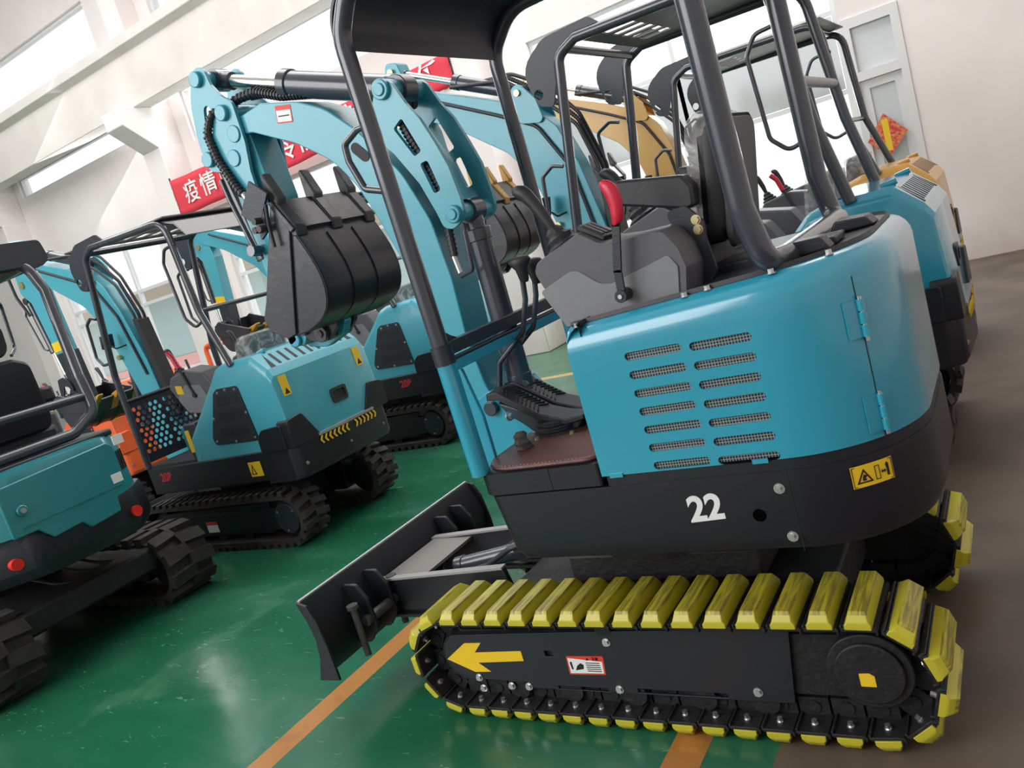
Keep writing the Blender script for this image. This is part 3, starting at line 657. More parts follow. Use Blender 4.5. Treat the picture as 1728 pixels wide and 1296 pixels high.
tilt = lambda r: [(x, y, z+0.038*max(0, (x+1.085))/0.8) for x, y, z in r]
tr_ = [[(x, y, hz1) for x, y in PLH]]+[tilt(ring_at(PLH, d, z)) for d, z in ((0.0, 1.168), (0.003, 1.184), (0.011, 1.202), (0.024, 1.217), (0.040, 1.226), (0.056, 1.229))]
hood.loft(tr_, cap=False)
hood = hood.make('engine_hood', TEAL, H, ang=25)
P().box(-1.07, -0.58, 1.9535, 1.955, 0.81, 1.16).make('wire_screen', SCREEN, H)
P().loft([tilt(ring_at(PLH, 0.05, 1.20)), tilt(ring_at(PLH, 0.05, 1.231))]).make('seat_deck', BLK, H)
P().loft([tilt(ring_at(PLH, 0.048, 1.229)), tilt(ring_at(PLH, 0.053, 1.240)), tilt(ring_at(PLH, 0.058, 1.229))], cap=False).make('rubber_seal', RUBS, H)
cpatch('hood_seam', 0.246, 0.2485, hz0, 1.20, 0.0, BLKS, hood, 0.0006, 2)
for zc in (1.10, 0.868):
    g = P(); vs = []
    h = cpatch('hinge', 0.207, 0.241, zc-0.045, zc+0.045, 0.001, TEAL, H, 0.004, 5)
    x, y, _ = onc(0.249, 0, 0.009)
    q = P()
    for k in range(3): q.cyl((x, y, zc-0.045+k*0.031), (x, y, zc-0.045+k*0.031+0.028), 0.009, 14)
    q.make('hinge_barrel', TEAL, h)
    P().cyl((x, y, zc-0.056), (x, y, zc+0.052), 0.005, 10).make('hinge_pin', BOLT, h)
b = G()
for x, y, z in ((-1.05, 1.975, 1.226), (-0.74, 1.985, 1.243), (-0.68, 1.988, 1.247), (-0.52, 1.985, 1.253), (-0.40, 2.06, 1.258)): b.hexbolt((x, y, z), (0, 0, 1), 0.008, 0.012)
b.make('deck_bolt', BOLT, H)
P().box(-1.06, -1.02, 1.942, 1.946, 0.800, 0.812).box(-0.66, -0.62, 1.942, 1.946, 0.80, 0.812).make('hood_tab', TEAL, H)
# console with lever and joystick
CO = [(-1.085, 1.215), (-1.110, 1.222), (-1.170, 1.395), (-1.155, 1.418), (-1.005, 1.468), (-0.950, 1.428), (-0.885, 1.420), (-0.770, 1.418), (-0.738, 1.365), (-0.728, 1.31), (-0.745, 1.238)]
def cons(root, y0, y1, flip=1):
    r_ = rnd(CO, [0.0, 0.01, 0.03, 0.03, 0.012, 0.03, 0.02, 0.03, 0.03, 0.02, 0.0])
    ym = (y0+y1)/2
    def rg(y, k): return [(ax+(-0.94-ax)*k, y, az+(1.32-az)*k) for ax, az in r_]
    c = P().loft([rg(y0, 0.03), rg(y0+0.015, 0.0), rg(y1-0.015, 0.0), rg(y1, 0.03)]).make('side_console', GREYD, root, ang=40)
    lg = rnd([(-1.108, 1.224), (-1.160, 1.337), (-1.056, 1.372), (-1.030, 1.370), (-0.977, 1.322), (-0.942, 1.314), (-0.905, 1.322), (-0.772, 1.352), (-0.752, 1.318), (-0.768, 1.240)], [0.01, 0.01, 0.05, 0.04, 0.05, 0.05, 0.05, 0.01, 0.02, 0.0])
    P().prism(lg, XZ, y0-0.004 if flip > 0 else y1, y0 if flip > 0 else y1+0.004).make('console_panel', GREY, c, bev=0.002)
    sw = P()
    sw.obox((-0.978, ym-0.02, 1.457), (0.034, 0, -0.0235), (0, 0.045, 0), (0.003, 0, 0.005))
    for k in (-1, 0, 1): sw.obox((-0.978, ym-0.02+k*0.026, 1.461), (0.026, 0, -0.018), (0, 0.009, 0), (0.003, 0, 0.005))
    sw.make('switch_panel', RUBS, c, bev=0.002)
    return c
con = cons(H, 2.03, 2.21)
cons(H, 2.66, 2.84, -1)
def joystick(root, x, y, z0, lean=-0.35, s=1.0):
    d = Vector((lean, 0, 1)).normalized(); base = Vector((x, y, z0)); u = Vector((1, 0, -lean)).normalized(); v = Vector((0, 1, 0))
    rings = []
    for k in range(9):
        t = k/8; r = (0.072*(1-t)+0.020*t)*(1.0 if k % 2 else 0.80)*s; c = base+d*0.095*t*s
        rings.append([c+u*r*math.cos(a)*1.1+v*r*math.sin(a) for a in (2*math.pi*i/12 for i in range(12))])
    bt = P().loft(rings).make('joystick_boot', RUBS, root, ang=20)
    c = base+d*0.085*s; rings = []
    for t, r, k in ((0, 0.012, 0), (0.03, 0.014, 0), (0.06, 0.017, 0.0), (0.10, 0.018, -0.003), (0.135, 0.021, -0.010), (0.155, 0.022, -0.018), (0.168, 0.012, -0.024)):
        q = c+d*t*s+u*k*s; rings.append([q+u*r*1.05*s*math.cos(a)+v*r*s*math.sin(a) for a in (2*math.pi*i/14 for i in range(14))])
    P().loft(rings).make('joystick_grip', RUBS, bt, ang=50)
joystick(H, -1.085, 2.12, 1.410, -0.40); joystick(H, -1.085, 2.75, 1.415, -0.42)
# safety lever
lv = P()
pth = [(-0.905, 1.285), (-0.900, 1.345), (-0.872, 1.46), (-0.868, 1.475)]
for (a, b_) in zip(pth, pth[1:]):
    d = Vector((b_[0]-a[0], 0, b_[1]-a[1])); l = d.length; d.normalize(); n_ = Vector((-d.z, 0, d.x)); c = Vector(((a[0]+b_[0])/2, 1.990, (a[1]+b_[1])/2))
    lv.obox(c, d*(l/2+0.004), n_*0.011, (0, 0.004, 0))
lv.cyl((-0.907, 1.980, 1.280), (-0.907, 2.03, 1.280), 0.017, 20)
lever = lv.make('safety_lever', BLK, H, bev=0.001)
P().cyl((-0.907, 1.9795, 1.280), (-0.907, 1.976, 1.280), 0.006, 12).make('lever_bolt', BOLT, lever)
gr = []
for x, z, r in ((-0.866, 1.462, 0.012), (-0.864, 1.468, 0.0165), (-0.860, 1.49, 0.0175), (-0.857, 1.515, 0.019), (-0.860, 1.54, 0.0195), (-0.868, 1.560, 0.018), (-0.876, 1.572, 0.013), (-0.880, 1.577, 0.005)):
    gr.append([(x+r*math.cos(a), 1.990+r*0.8*math.sin(a), z+0.25*r*math.cos(a)) for a in (2*math.pi*i/16 for i in range(16))])
P().loft(gr).make('red_grip', RED, lever, ang=60)
# seat
def seat(root, x, yc, z0, wrap=True, w_=0.42, h=0.36):
    y0, y1 = yc-w_/2, yc+w_/2
    def slab(x0, x1, za, zb, lean, m, name, par, r=0.05, ya=y0, yb=y1):
        o = rnd([(ya, za), (yb, za), (yb, zb), (ya, zb)], r)
        rg = lambda xx, k: [(xx+lean*(z-za), yc+(y-yc)*k, (za+zb)/2+(z-(za+zb)/2)*k) for y, z in o]
        return P().loft([rg(x0, 0.93), rg(x0+0.02, 1.0), rg(x1-0.02, 1.0), rg(x1, 0.93)]).make(name, m, par, ang=50)
    bk = slab(x-0.045, x+0.035, z0+0.04, z0+h+0.06, 0.16, SEATM, 'seat_back', root)
    slab(x+0.03, x+0.055, z0+0.02, z0+h+0.045, 0.16, mat('seat_shell', (0.07, 0.07, 0.075), 0.5), 'seat_shell', bk)
    o = rnd([(y0, z0-0.05), (y1, z0-0.05), (y1, z0+0.05), (y0, z0+0.05)], 0.03)
    P().loft([[(xx, yc+(y-yc)*k, z0+(z-z0)*k) for y, z in o] for xx, k in ((x-0.42, 0.85), (x-0.39, 1), (x-0.06, 1), (x-0.03, 0.9))]).make('seat_cushion', SEATM, root, ang=50)
    if wrap: slab(x-0.062, x+0.012, z0+0.05, z0+h+0.075, 0.16, FILM, 'plastic_wrap', bk)
    return bk
seat(H, -0.715, 2.38, 1.29, w_=0.29, h=0.32)
for ya, yb in ((2.165, 2.225), (2.70, 2.76)):
    P().prism(rnd([(-0.935, 1.506), (-0.925, 1.572), (-0.735, 1.535), (-0.715, 1.50), (-0.72, 1.452), (-0.74, 1.445)], 0.012), XZ, ya, yb).make('armrest', SEATM, H, bev=0.008)
br = P().prism(rnd([(-0.800, 1.455), (-0.742, 1.458), (-0.702, 1.405), (-0.706, 1.36), (-0.698, 1.27), (-0.735, 1.225), (-0.79, 1.222), (-0.80, 1.30), (-0.775, 1.36)], 0.015), XZ, 2.155, 2.167).make('armrest_bracket', BLK, H, bev=0.002)
b = G()
for z in (1.414, 1.388): b.hexbolt((-0.722, 2.155, z), (0, -1, 0), 0.010, 0.008)
b.make('bracket_bolt', BRASS, br)
P().box(-0.90, -0.56, 2.25, 2.66, 1.22, 1.275).box(-0.83, -0.62, 2.20, 2.70, 1.205, 1.24).make('seat_base', BLK, H, bev=0.008)
# travel levers and pedals
def travel(root):
    for y, dx, dz in ((2.355, 0.0, 0.0), (2.430, 0.0, -0.02)):
        a = P().tube([(-1.615, y, 0.93), (-1.610, y, 1.02), (-1.580, y, 1.11), (-1.455, y, 1.195), (-1.410, y, 1.30), (-1.395, y, 1.40+dz)][::-1], 0.0095, 0.035).make('travel_lever', BLKG, root)
        k = []
        for t, rx, ry in ((0, 0.011, 0.011), (0.01, 0.016, 0.016), (0.045, 0.021, 0.021), (0.060, 0.034, 0.024), (0.072, 0.042, 0.026), (0.083, 0.036, 0.021), (0.088, 0.015, 0.01)):
            k.append([(-1.393+rx*math.cos(q), y+ry*math.sin(q), 1.355+dz+t) for q in (2*math.pi*i/16 for i in range(16))])
        P().loft(k).make('lever_knob', RUBS, a, ang=50)
    for y in (2.300, 2.425):
        w_ = 0.052
        prof = [(-1.605, 1.005), (-1.600, 1.030), (-1.560, 1.030), (-1.42, 0.935), (-1.33, 0.905), (-1.26, 0.912), (-1.26, 0.895), (-1.33, 0.885), (-1.43, 0.915), (-1.56, 1.000)]
        q = P().prism(prof, XZ, y-w_, y+w_); pd = q.make('foot_pedal', RUBS, root, bev=0.004)
        rb = P()
        for k in range(10):
            x = -1.550+k*0.013; z = 1.0255-k*0.0088
            for s_ in (-1, 1): rb.obox((x, y+s_*0.020, z), (0.008, s_*0.018, -0.004), (-0.0015, s_*0.0006, 0), (0, 0, 0.0028))
        rb.make('pedal_tread', RUBS, pd)
    P().prism([(-1.58, 0.99), (-1.55, 0.94), (-1.50, 0.90), (-1.46, 0.862), (-1.30, 0.862), (-1.28, 0.89), (-1.42, 0.92)], XZ, 2.27, 2.46).make('pedal_bracket', BLK, root, bev=0.006)
    q = P()
    for k in range(5): q.cyl((-1.385, 2.30, 0.862+k*0.009), (-1.385, 2.30, 0.869+k*0.009), 0.085-0.007*(k % 2)-k*0.004, 24)
    q.make('rubber_bellows', RUBS, root)
    b = G()
    for x, y in ((-1.30, 2.22), (-1.42, 2.20), (-1.50, 2.25)): b.hexbolt((x, y, 0.863), (0, 0, 1), 0.007, 0.008)
    b.make('pedal_bolt', BRASS, root)
travel(H)
P().loft([[(-1.425+r*math.cos(q)*(1+0.25*math.sin(3*q+k)), 2.12+r*math.sin(q)*(1+0.2*math.cos(2*q+k)), 0.864+k*0.011) for q in (2*math.pi*i/14 for i in range(14))] for k, r in enumerate((0.028, 0.024, 0.026, 0.019, 0.021, 0.012))]).make('floor_switch_boot', mat('dusty_rubber', (0.075, 0.065, 0.06), 0.8), H)
# canopy
cp = P().tube([(-1.505, 1.965, 1.235), (-1.520, 1.965, 2.17), (-1.44, 1.965, 2.295), (-0.60, 1.975, 2.31)], 0.027, {1: 0.14, 2: 0.16}, n=16)
cp.tube([(-0.60, 1.975, 2.31), (-0.565, 1.985, 2.24), (-0.555, 1.99, 1.42), (-0.530, 2.00, 1.275), (-0.500, 2.10, 1.272), (-0.500, 2.84, 1.272), (-0.530, 2.93, 1.275), (-0.555, 2.935, 1.42), (-0.565, 2.94, 2.24), (-0.60, 2.94, 2.31)], 0.0315, {1: 0.05, 2: 0.10, 3: 0.07, 4: 0.07, 5: 0.06, 6: 0.07, 7: 0.10, 8: 0.05}, n=16)
cp.tube([(-0.60, 2.94, 2.31), (-1.44, 2.86, 2.295), (-1.555, 2.86, 2.17), (-1.545, 2.86, 1.235)], 0.026, {1: 0.16, 2: 0.14}, n=16)
can = cp.make('canopy_frame', BLKG, H, ang=60)
P().cyl((-1.505, 1.965, 1.20), (-1.505, 1.965, 1.26), 0.033, 18).make('post_clamp', BLK, H)
P().tube([(-1.50, 1.965, 0.845), (-1.505, 1.965, 1.21)], 0.0305, n=18).make('blue_post', TEAL, H)
P().tube([(-1.545, 2.86, 0.845), (-1.545, 2.86, 1.21)], 0.0305, n=18).make('blue_post', TEAL, H)
cb = P().box(-1.525, -1.49, 1.96, 2.87, 1.222, 1.262); cb.box(-1.515, -1.485, 1.96, 2.87, 1.205, 1.214).make('crossbar', BLK, H, bev=0.002)
P().box(-1.52, -1.488, 1.97, 2.87, 1.172, 1.205).make('crossbar_rail', TEAL, H, bev=0.002)
P().prism([(1.97, 1.262), (1.97, 1.34), (1.99, 1.30), (2.03, 1.275), (2.06, 1.262)], YZ, -1.512, -1.504).make('gusset', BLK, H)
sh = []
for i in range(13):
    a = math.pi/2*i/12; sh.append((-1.535+0.13*(1-math.cos(a)), 2.17+0.13*math.sin(a)))
roof = [(-1.540, 2.142)]+sh+[(-0.55, 2.31)]
rp = [(x-0.012*(1 if z < 2.28 else 0), z+0.010*(1 if z > 2.2 else 0)) for x, z in roof]
P().prism(roof+[(x-(0.006 if x < -1.4 else 0), z+0.006) for x, z in roof[::-1]], XZ, 1.955, 2.875).make('canopy_roof', BLK, H, ang=30)
hd = P().tube([(-1.515, 1.965, 1.925), (-1.565, 1.965, 1.925), (-1.625, 1.965, 1.90), (-1.628, 1.965, 1.85), (-1.60, 1.965, 1.76), (-1.53, 1.965, 1.735)], 0.0105, 0.02).make('grab_handle', BLKG, H)
# boom
yb0, yb1 = 2.34, 2.50
BO = [(-2.40, 2.215), (-2.26, 2.228), (-2.09, 2.178), (-1.975, 2.115), (-1.87, 2.01), (-1.735, 1.82), (-1.675, 1.64), (-1.660, 1.43), (-1.672, 1.22), (-1.655, 1.05), (-1.62, 0.93), (-1.66, 0.88), (-1.715, 0.90), (-1.755, 1.06), (-1.775, 1.17), (-1.82, 1.46), (-1.89, 1.70), (-1.94, 1.835), (-2.01, 1.94), (-2.15, 2.045), (-2.34, 2.145), (-2.42, 2.16)]
BO = rnd(BO, [0.02]*2+[0.25]*7+[0.15, 0.03, 0.03, 0.03]+[0.3]*7+[0.05, 0.02])
boom = P().prism(BO, XZ, yb0, yb1).make('boom', TEALB, H, bev=0.004, ang=30)
# raised flanges along both edges
P().plate(capsule(-1.878, 1.932, 0.085, 0.019, -0.88), [], XZ, yb0-0.003, yb0).make('boom_opening', BLKS, boom)
EAR = [(-1.757, 2.035), (-1.722, 2.095), (-1.685, 2.118), (-1.650, 2.095), (-1.618, 2.015), (-1.582, 1.954), (-1.549, 1.860), (-1.526, 1.780), (-1.516, 1.675), (-1.518, 1.63), (-1.545, 1.598), (-1.580, 1.586), (-1.612, 1.600), (-1.622, 1.65), (-1.655, 1.76), (-1.72, 1.88), (-1.80, 1.985)]
S1 = rnd([(-1.650, 1.978), (-1.693, 1.955), (-1.643, 1.848), (-1.611, 1.857)], 0.008); S2 = rnd([(-1.632, 1.820), (-1.599, 1.823), (-1.580, 1.719), (-1.609, 1.713)], 0.010)
for y0, y1 in ((2.312, 2.328), (2.512, 2.528)):
    e = P().plate(rnd(EAR, 0.03), [S1, S2], XZ, y0, y1).make('boom_ear', TEALB, boom, bev=0.003)
for dy, dx in ((0.018, 0.0), (0.052, 0.012), (0.086, -0.01)):
    hose(H, [(-1.69+dx, 2.335+dy, 2.02), (-1.665+dx, 2.335+dy, 1.92), (-1.635+dx, 2.335+dy, 1.84), (-1.605+dx, 2.335+dy, 1.73), (-1.60+dx, 2.335+dy, 1.62)], 0.017, 0.06, True)
P().prism(rnd([(-1.705, 2.0), (-1.66, 1.94), (-1.615, 1.82), (-1.60, 1.70), (-1.64, 1.70), (-1.70, 1.88)], 0.02), XZ, 2.40, 2.43).make('hose_guard', BLK, boom)
for c, r in (((-1.692, 2.085), 0.034), ((-1.556, 1.632), 0.030)):
    o = boss(P(), c, r, 2.298, 2.542).make('boom_pin', TEALB, boom, bev=0.004); boss(P(), c, r*0.62, 2.292, 2.300).make('pin_cap', TEALB, o, bev=0.003)
cylinder(H, (-1.692, YC, 2.085), (-2.500, YC, 2.395), 0.048, 0.025, 0.60, 'arm_cylinder')
cylinder(H, (-1.560, YC, 1.00), (-1.556, YC, 1.632), 0.042, 0.024, 0.88, 'boom_cylinder')
lb = P().plate(rnd([(-2.205, 2.135), (-2.13, 2.118), (-2.118, 2.178), (-2.192, 2.195)], 0.004), [], XZ, yb0-0.0015, yb0-0.0005).make('boom_label', REDS, boom)
P().plate([(-2.200, 2.139), (-2.133, 2.123), (-2.125, 2.162), (-2.192, 2.178)], [], XZ, yb0-0.0022, yb0-0.0016).make('label_paper', WHT, lb)
P().obox((-2.163, yb0-0.0025, 2.151), (0.026, 0, -0.0055), (0, 0.0003, 0), (0, 0, 0.002)).make('label_print', BLKS, lb)
# swing post under the boom foot
P().prism(rnd([(-1.60, 0.62), (-1.50, 0.60), (-1.47, 0.86), (-1.57, 1.02), (-1.62, 1.03), (-1.74, 0.98), (-1.78, 0.86), (-1.70, 0.66)], 0.03), XZ, 2.295, 2.325).make('swing_bracket', TEAL, H, bev=0.004)
P().prism(rnd([(-1.60, 0.62), (-1.50, 0.60), (-1.47, 0.86), (-1.57, 1.02), (-1.62, 1.03), (-1.74, 0.98), (-1.78, 0.86), (-1.70, 0.66)], 0.03), XZ, 2.515, 2.545).make('swing_bracket', TEAL, H, bev=0.004)
P().cyl((-1.56, YC, 0.56), (-1.56, YC, 0.84), 0.07, 24).box(-1.60, -1.49, 2.20, 2.64, 0.58, 0.66).make('swing_post', TEAL, H, bev=0.004)
P().prism(rnd([(-1.50, 0.85), (-1.56, 0.85), (-1.585, 1.08), (-1.57, 1.17), (-1.53, 1.17), (-1.50, 1.0)], 0.02), XZ, 2.06, 2.075).make('side_plate', TEAL, H, bev=0.002)
for c in ((-1.62, 0.97),): boss(P(), c, 0.026, 2.275, 2.565).make('boom_foot_pin', BLKG, H, bev=0.003)
b = P().hexbolt((-1.50, 2.20, 0.955), (1, -0.3, 0), 0.012, 0.02); b.make('bracket_bolt', BOLT, H)
# stick
HD = [(-2.490, 2.442), (-2.535, 2.428), (-2.562, 2.38), (-2.592, 2.32), (-2.612, 2.22), (-2.618, 2.12), (-2.600, 2.075), (-2.555, 2.06), (-2.51, 2.035), (-2.465, 1.95), (-2.430, 1.885), (-2.395, 1.92), (-2.395, 2.02), (-2.375, 2.12), (-2.375, 2.27), (-2.42, 2.31), (-2.452, 2.36), (-2.462, 2.42)]
hs = capsule(-2.524, 2.250, 0.105, 0.018, math.radians(72))
stk = P().prism(rnd([(-2.545, 2.10), (-2.375, 2.20), (-2.355, 1.90), (-2.40, 1.60), (-2.425, 1.36), (-2.455, 1.325), (-2.50, 1.34), (-2.530, 1.62)], 0.03), XZ, 2.355, 2.485).make('stick', TEALB, H, bev=0.004, ang=30)
for y0, y1 in ((2.322, 2.336), (2.504, 2.518)): P().plate(rnd(HD, 0.035), [hs], XZ, y0, y1).make('stick_head_plate', TEALB, stk, bev=0.003)
g = G()
for c, r in (((-2.510, 2.400), 0.030), ((-2.435, 2.250), 0.030), ((-2.585, 2.118), 0.030)): boss(g._n(), c, r, 2.305, 2.535)
g.make('stick_pin', TEALB, stk, bev=0.004)
g = G()
for c in ((-2.415, 2.165), (-2.455, 2.085)): boss(g._n(), c, 0.032, 2.316, 2.324)
g.make('cover_plate', TEALB, stk, bev=0.003)
cylinder(H, (-2.585, YC-0.04, 2.118), (-2.500, YC-0.04, 1.46), 0.030, 0.015, 0.62, 'bucket_cylinder')
q = P().tube([(-2.565, 2.325, 2.03), (-2.545, 2.315, 1.95), (-2.50, 2.315, 1.74)], 0.010, 0.03); q.make('cylinder_pipe', BLKG, H)
P().cyl((-2.51, 2.30, 1.74), (-2.51, 2.34, 1.735), 0.022, 14).make('pipe_fitting', BLKG, H)
hose(H, [(-2.42, 2.36, 2.29), (-2.50, 2.318, 2.26), (-2.545, 2.312, 2.20), (-2.53, 2.310, 2.10), (-2.475, 2.306, 1.975), (-2.455, 2.306, 1.945)], 0.014, 0.08, True)
P().cyl((-2.455, 2.306, 1.95), (-2.425, 2.306, 1.885), 0.012, 12).make('hose_fitting', BOLT, H)
P().cyl((-2.427, 2.306, 1.89), (-2.412, 2.306, 1.855), 0.009, 6).make('hose_fitting', BOLT, H)
P().box(-2.435, -2.375, 2.30, 2.335, 1.905, 1.955).make('hose_clamp', BLK, H, bev=0.004)
hose(H, [(-1.68, 2.42, 2.03), (-1.95, 2.42, 2.17), (-2.20, 2.40, 2.235), (-2.32, 2.40, 2.29), (-2.40, 2.38, 2.29), (-2.50, 2.36, 2.25)], 0.016, 0.08, True)
hose(H, [(-1.68, 2.46, 2.03), (-1.95, 2.46, 2.165), (-2.20, 2.45, 2.235), (-2.30, 2.45, 2.28), (-2.40, 2.45, 2.30)], 0.014, 0.08, True)
hose(H, [(-1.655, 2.36, 1.92), (-1.62, 2.36, 1.78), (-1.60, 2.36, 1.70), (-1.63, 2.36, 1.58), (-1.63, 2.35, 1.50)], 0.013, 0.04, True)
P().cyl((-1.632, 2.35, 1.50), (-1.622, 2.345, 1.44), 0.010, 12).make('hose_fitting', BOLT, H)
P().tube([(-1.545, 2.325, 1.57), (-1.55, 2.322, 1.50), (-1.555, 2.322, 1.44), (-1.62, 2.34, 1.43)], 0.008, 0.015).make('lift_pipe', BLKG, H)
# bucket, link
bucket(H, (-2.430, 1.425), 0.0, YC, 0.44, TOOTH)
P().prism(rnd([(-2.50, 1.43), (-2.515, 1.36), (-2.47, 1.315), (-2.38, 1.30), (-2.28, 1.33), (-2.23, 1.40), (-2.30, 1.395), (-2.40, 1.375)], 0.02), XZ, 2.40, 2.44).make('bucket_link', TEAL, H, bev=0.004)
boss(P(), (-2.485, 1.362), 0.030, 2.34, 2.50).make('link_pin', TEAL, H, bev=0.004)
P().prism(rnd([(-2.545, 1.56), (-2.50, 1.56), (-2.47, 1.36), (-2.51, 1.345)], 0.01), XZ, 2.34, 2.35).make('side_link', BLK, H)
y0 = YC-0.22
gp = P().obox((-2.28, y0-0.022, 1.875), (0.045, 0, 0.05), (0.0, 0.005, 0.0), (-0.035, 0, 0.032)).make('side_cutter', BLK, H, bev=0.002)
P().prism([(-2.30, 1.86), (-2.235, 1.88), (-2.262, 1.77), (-2.30, 1.75)], XZ, y0-0.026, y0-0.014).make('cutter_mount', BLK, gp)
q = G()
for x, z in ((-2.278, 1.815), (-2.290, 1.785), (-2.265, 1.785)): q.cyl((x, y0-0.026, z), (x, y0-0.056, z), 0.012, 16)
q.make('cutter_bolt', TOOTH, gp)
q = P().tube([(-2.22, y0-0.03, 1.86), (-2.238, y0-0.03, 1.79), (-2.245, y0-0.03, 1.71)], 0.007); q.make('cutter_edge', BLK, gp)
# things on the rear deck
P().box(-0.50, -0.40, 2.18, 2.32, 1.265, 1.285).prism([(-0.52, 1.262), (-0.40, 1.266), (-0.42, 1.30), (-0.50, 1.30)], XZ, 2.10, 2.17).make('fuel_cap_cover', BLK, H, bev=0.006)
P().prism([(-0.46, 1.266), (-0.34, 1.268), (-0.36, 1.295), (-0.44, 1.30)], XZ, 2.42, 2.52).make('battery_strap', BLK, H, bev=0.006)
OFF = Vector((0, 0, 0))
# ------------------------------------------------------------------ rubber tracked machines
def rubber_track(root, x0, x1, zc, r, y0, y1, name='rubber_track', lug=0.028, pitch=0.075):
    big = pitch > 0.1
    p = P(); n = 96; L = 2*(x1-x0)+2*math.pi*r; ring_o = []
    outer, inner = [], []
    for k in range(n):
        (x, z), (nx, nz), _ = stadium(x0, x1, zc, r, k*L/n); outer.append((x, z)); inner.append((x-nx*0.028, z-nz*0.028))
    p.loft([[(x, y0, z) for x, z in outer], [(x, y1, z) for x, z in outer]], cap=False)
    p.loft([[(x, y0, z) for x, z in inner], [(x, y1, z) for x, z in inner]], cap=False)
    for y in (y0, y1):
        vs = [(x, y, z) for x, z in outer]+[(x, y, z) for x, z in inner]
        p.add(vs, [(i, (i+1) % n, (i+1) % n+n, i+n) for i in range(n)])
    m = int(L/pitch); ym = (y0+y1)/2; hw = (y1-y0)/2
    for k in range(m):
        for side, off in ((-1, 0), (1, 0.5)):
            (x, z), (nx, nz), (tx, tz) = stadium(x0, x1, zc, r+lug/2-0.002, (k+off)*(2*(x1-x0)+2*math.pi*(r+lug/2))/m)
            w_ = hw*0.54
            p.obox((x, ym+side*(hw-w_+0.004), z), (tx*(0.038 if big else 0.021), 0, tz*(0.038 if big else 0.021)), (side*0*1.0+tx*0.010*side, w_, tz*0.010*side), (nx*lug/2, 0, nz*lug/2))
    return p.make(name, RUB, root, bev=0.0)
def undercarriage(root, x0, x1, r, hw, tw, lug=0.028, pitch=0.075):
    zc = r+0.028
    for s in (-1, 1):
        ya, yb = (-hw, -hw+tw) if s < 0 else (hw-tw, hw)
        t = rubber_track(root, x0, x1, zc, r, ya, yb, 'rubber_track', lug, pitch)
        yf = ya+0.045 if s < 0 else yb-0.045; ym = (ya+yb)/2
        P().prism([(x0+0.0, zc+0.09), (x0+0.03, zc-0.09), (x1-0.20, zc-0.10), (x1-0.16, zc+0.12), (x0+0.05, zc+0.10)], XZ, ym-0.06, yf if s > 0 else ym+0.06).box(x0, x1-0.1, min(yf, ym), max(yf, ym), zc-0.08, zc+0.07).make('track_frame', CHAR, root, bev=0.004)
        g = G().cyl((x0, ym-0.05, zc), (x0, ym+0.05, zc), r-0.035, 32).cyl((x1, ym-0.05, zc), (x1, ym+0.05, zc), r-0.035, 32)
        for x in (0.25, 0.45, 0.65): xx = x0+(x1-x0)*x; g.cyl((xx, ym-0.05, 0.085), (xx, ym+0.05, 0.085), 0.045, 16)
        g.make('track_wheel', DARK, root)
        h = P().cyl((x1, ym, zc), (x1, yf+s*0.025, zc), 0.105, 28)
        h.make('travel_motor_cover', BLK, root, bev=0.004)
        b = G()
        for a in (0.6, 2.5, 4.5): b.hexbolt((x1+0.085*math.cos(a), yf+s*0.025, zc+0.085*math.sin(a)), (0, s, 0), 0.006, 0.006)
        b.make('cover_bolt', BOLT, root)
    P().box(x0+0.2, x1-0.3, -hw+tw, hw-tw, 0.14, 0.32).box(x0+0.45, x1-0.5, -0.2, 0.2, 0.32, 0.46).make('undercarriage', DARK, root, bev=0.01)
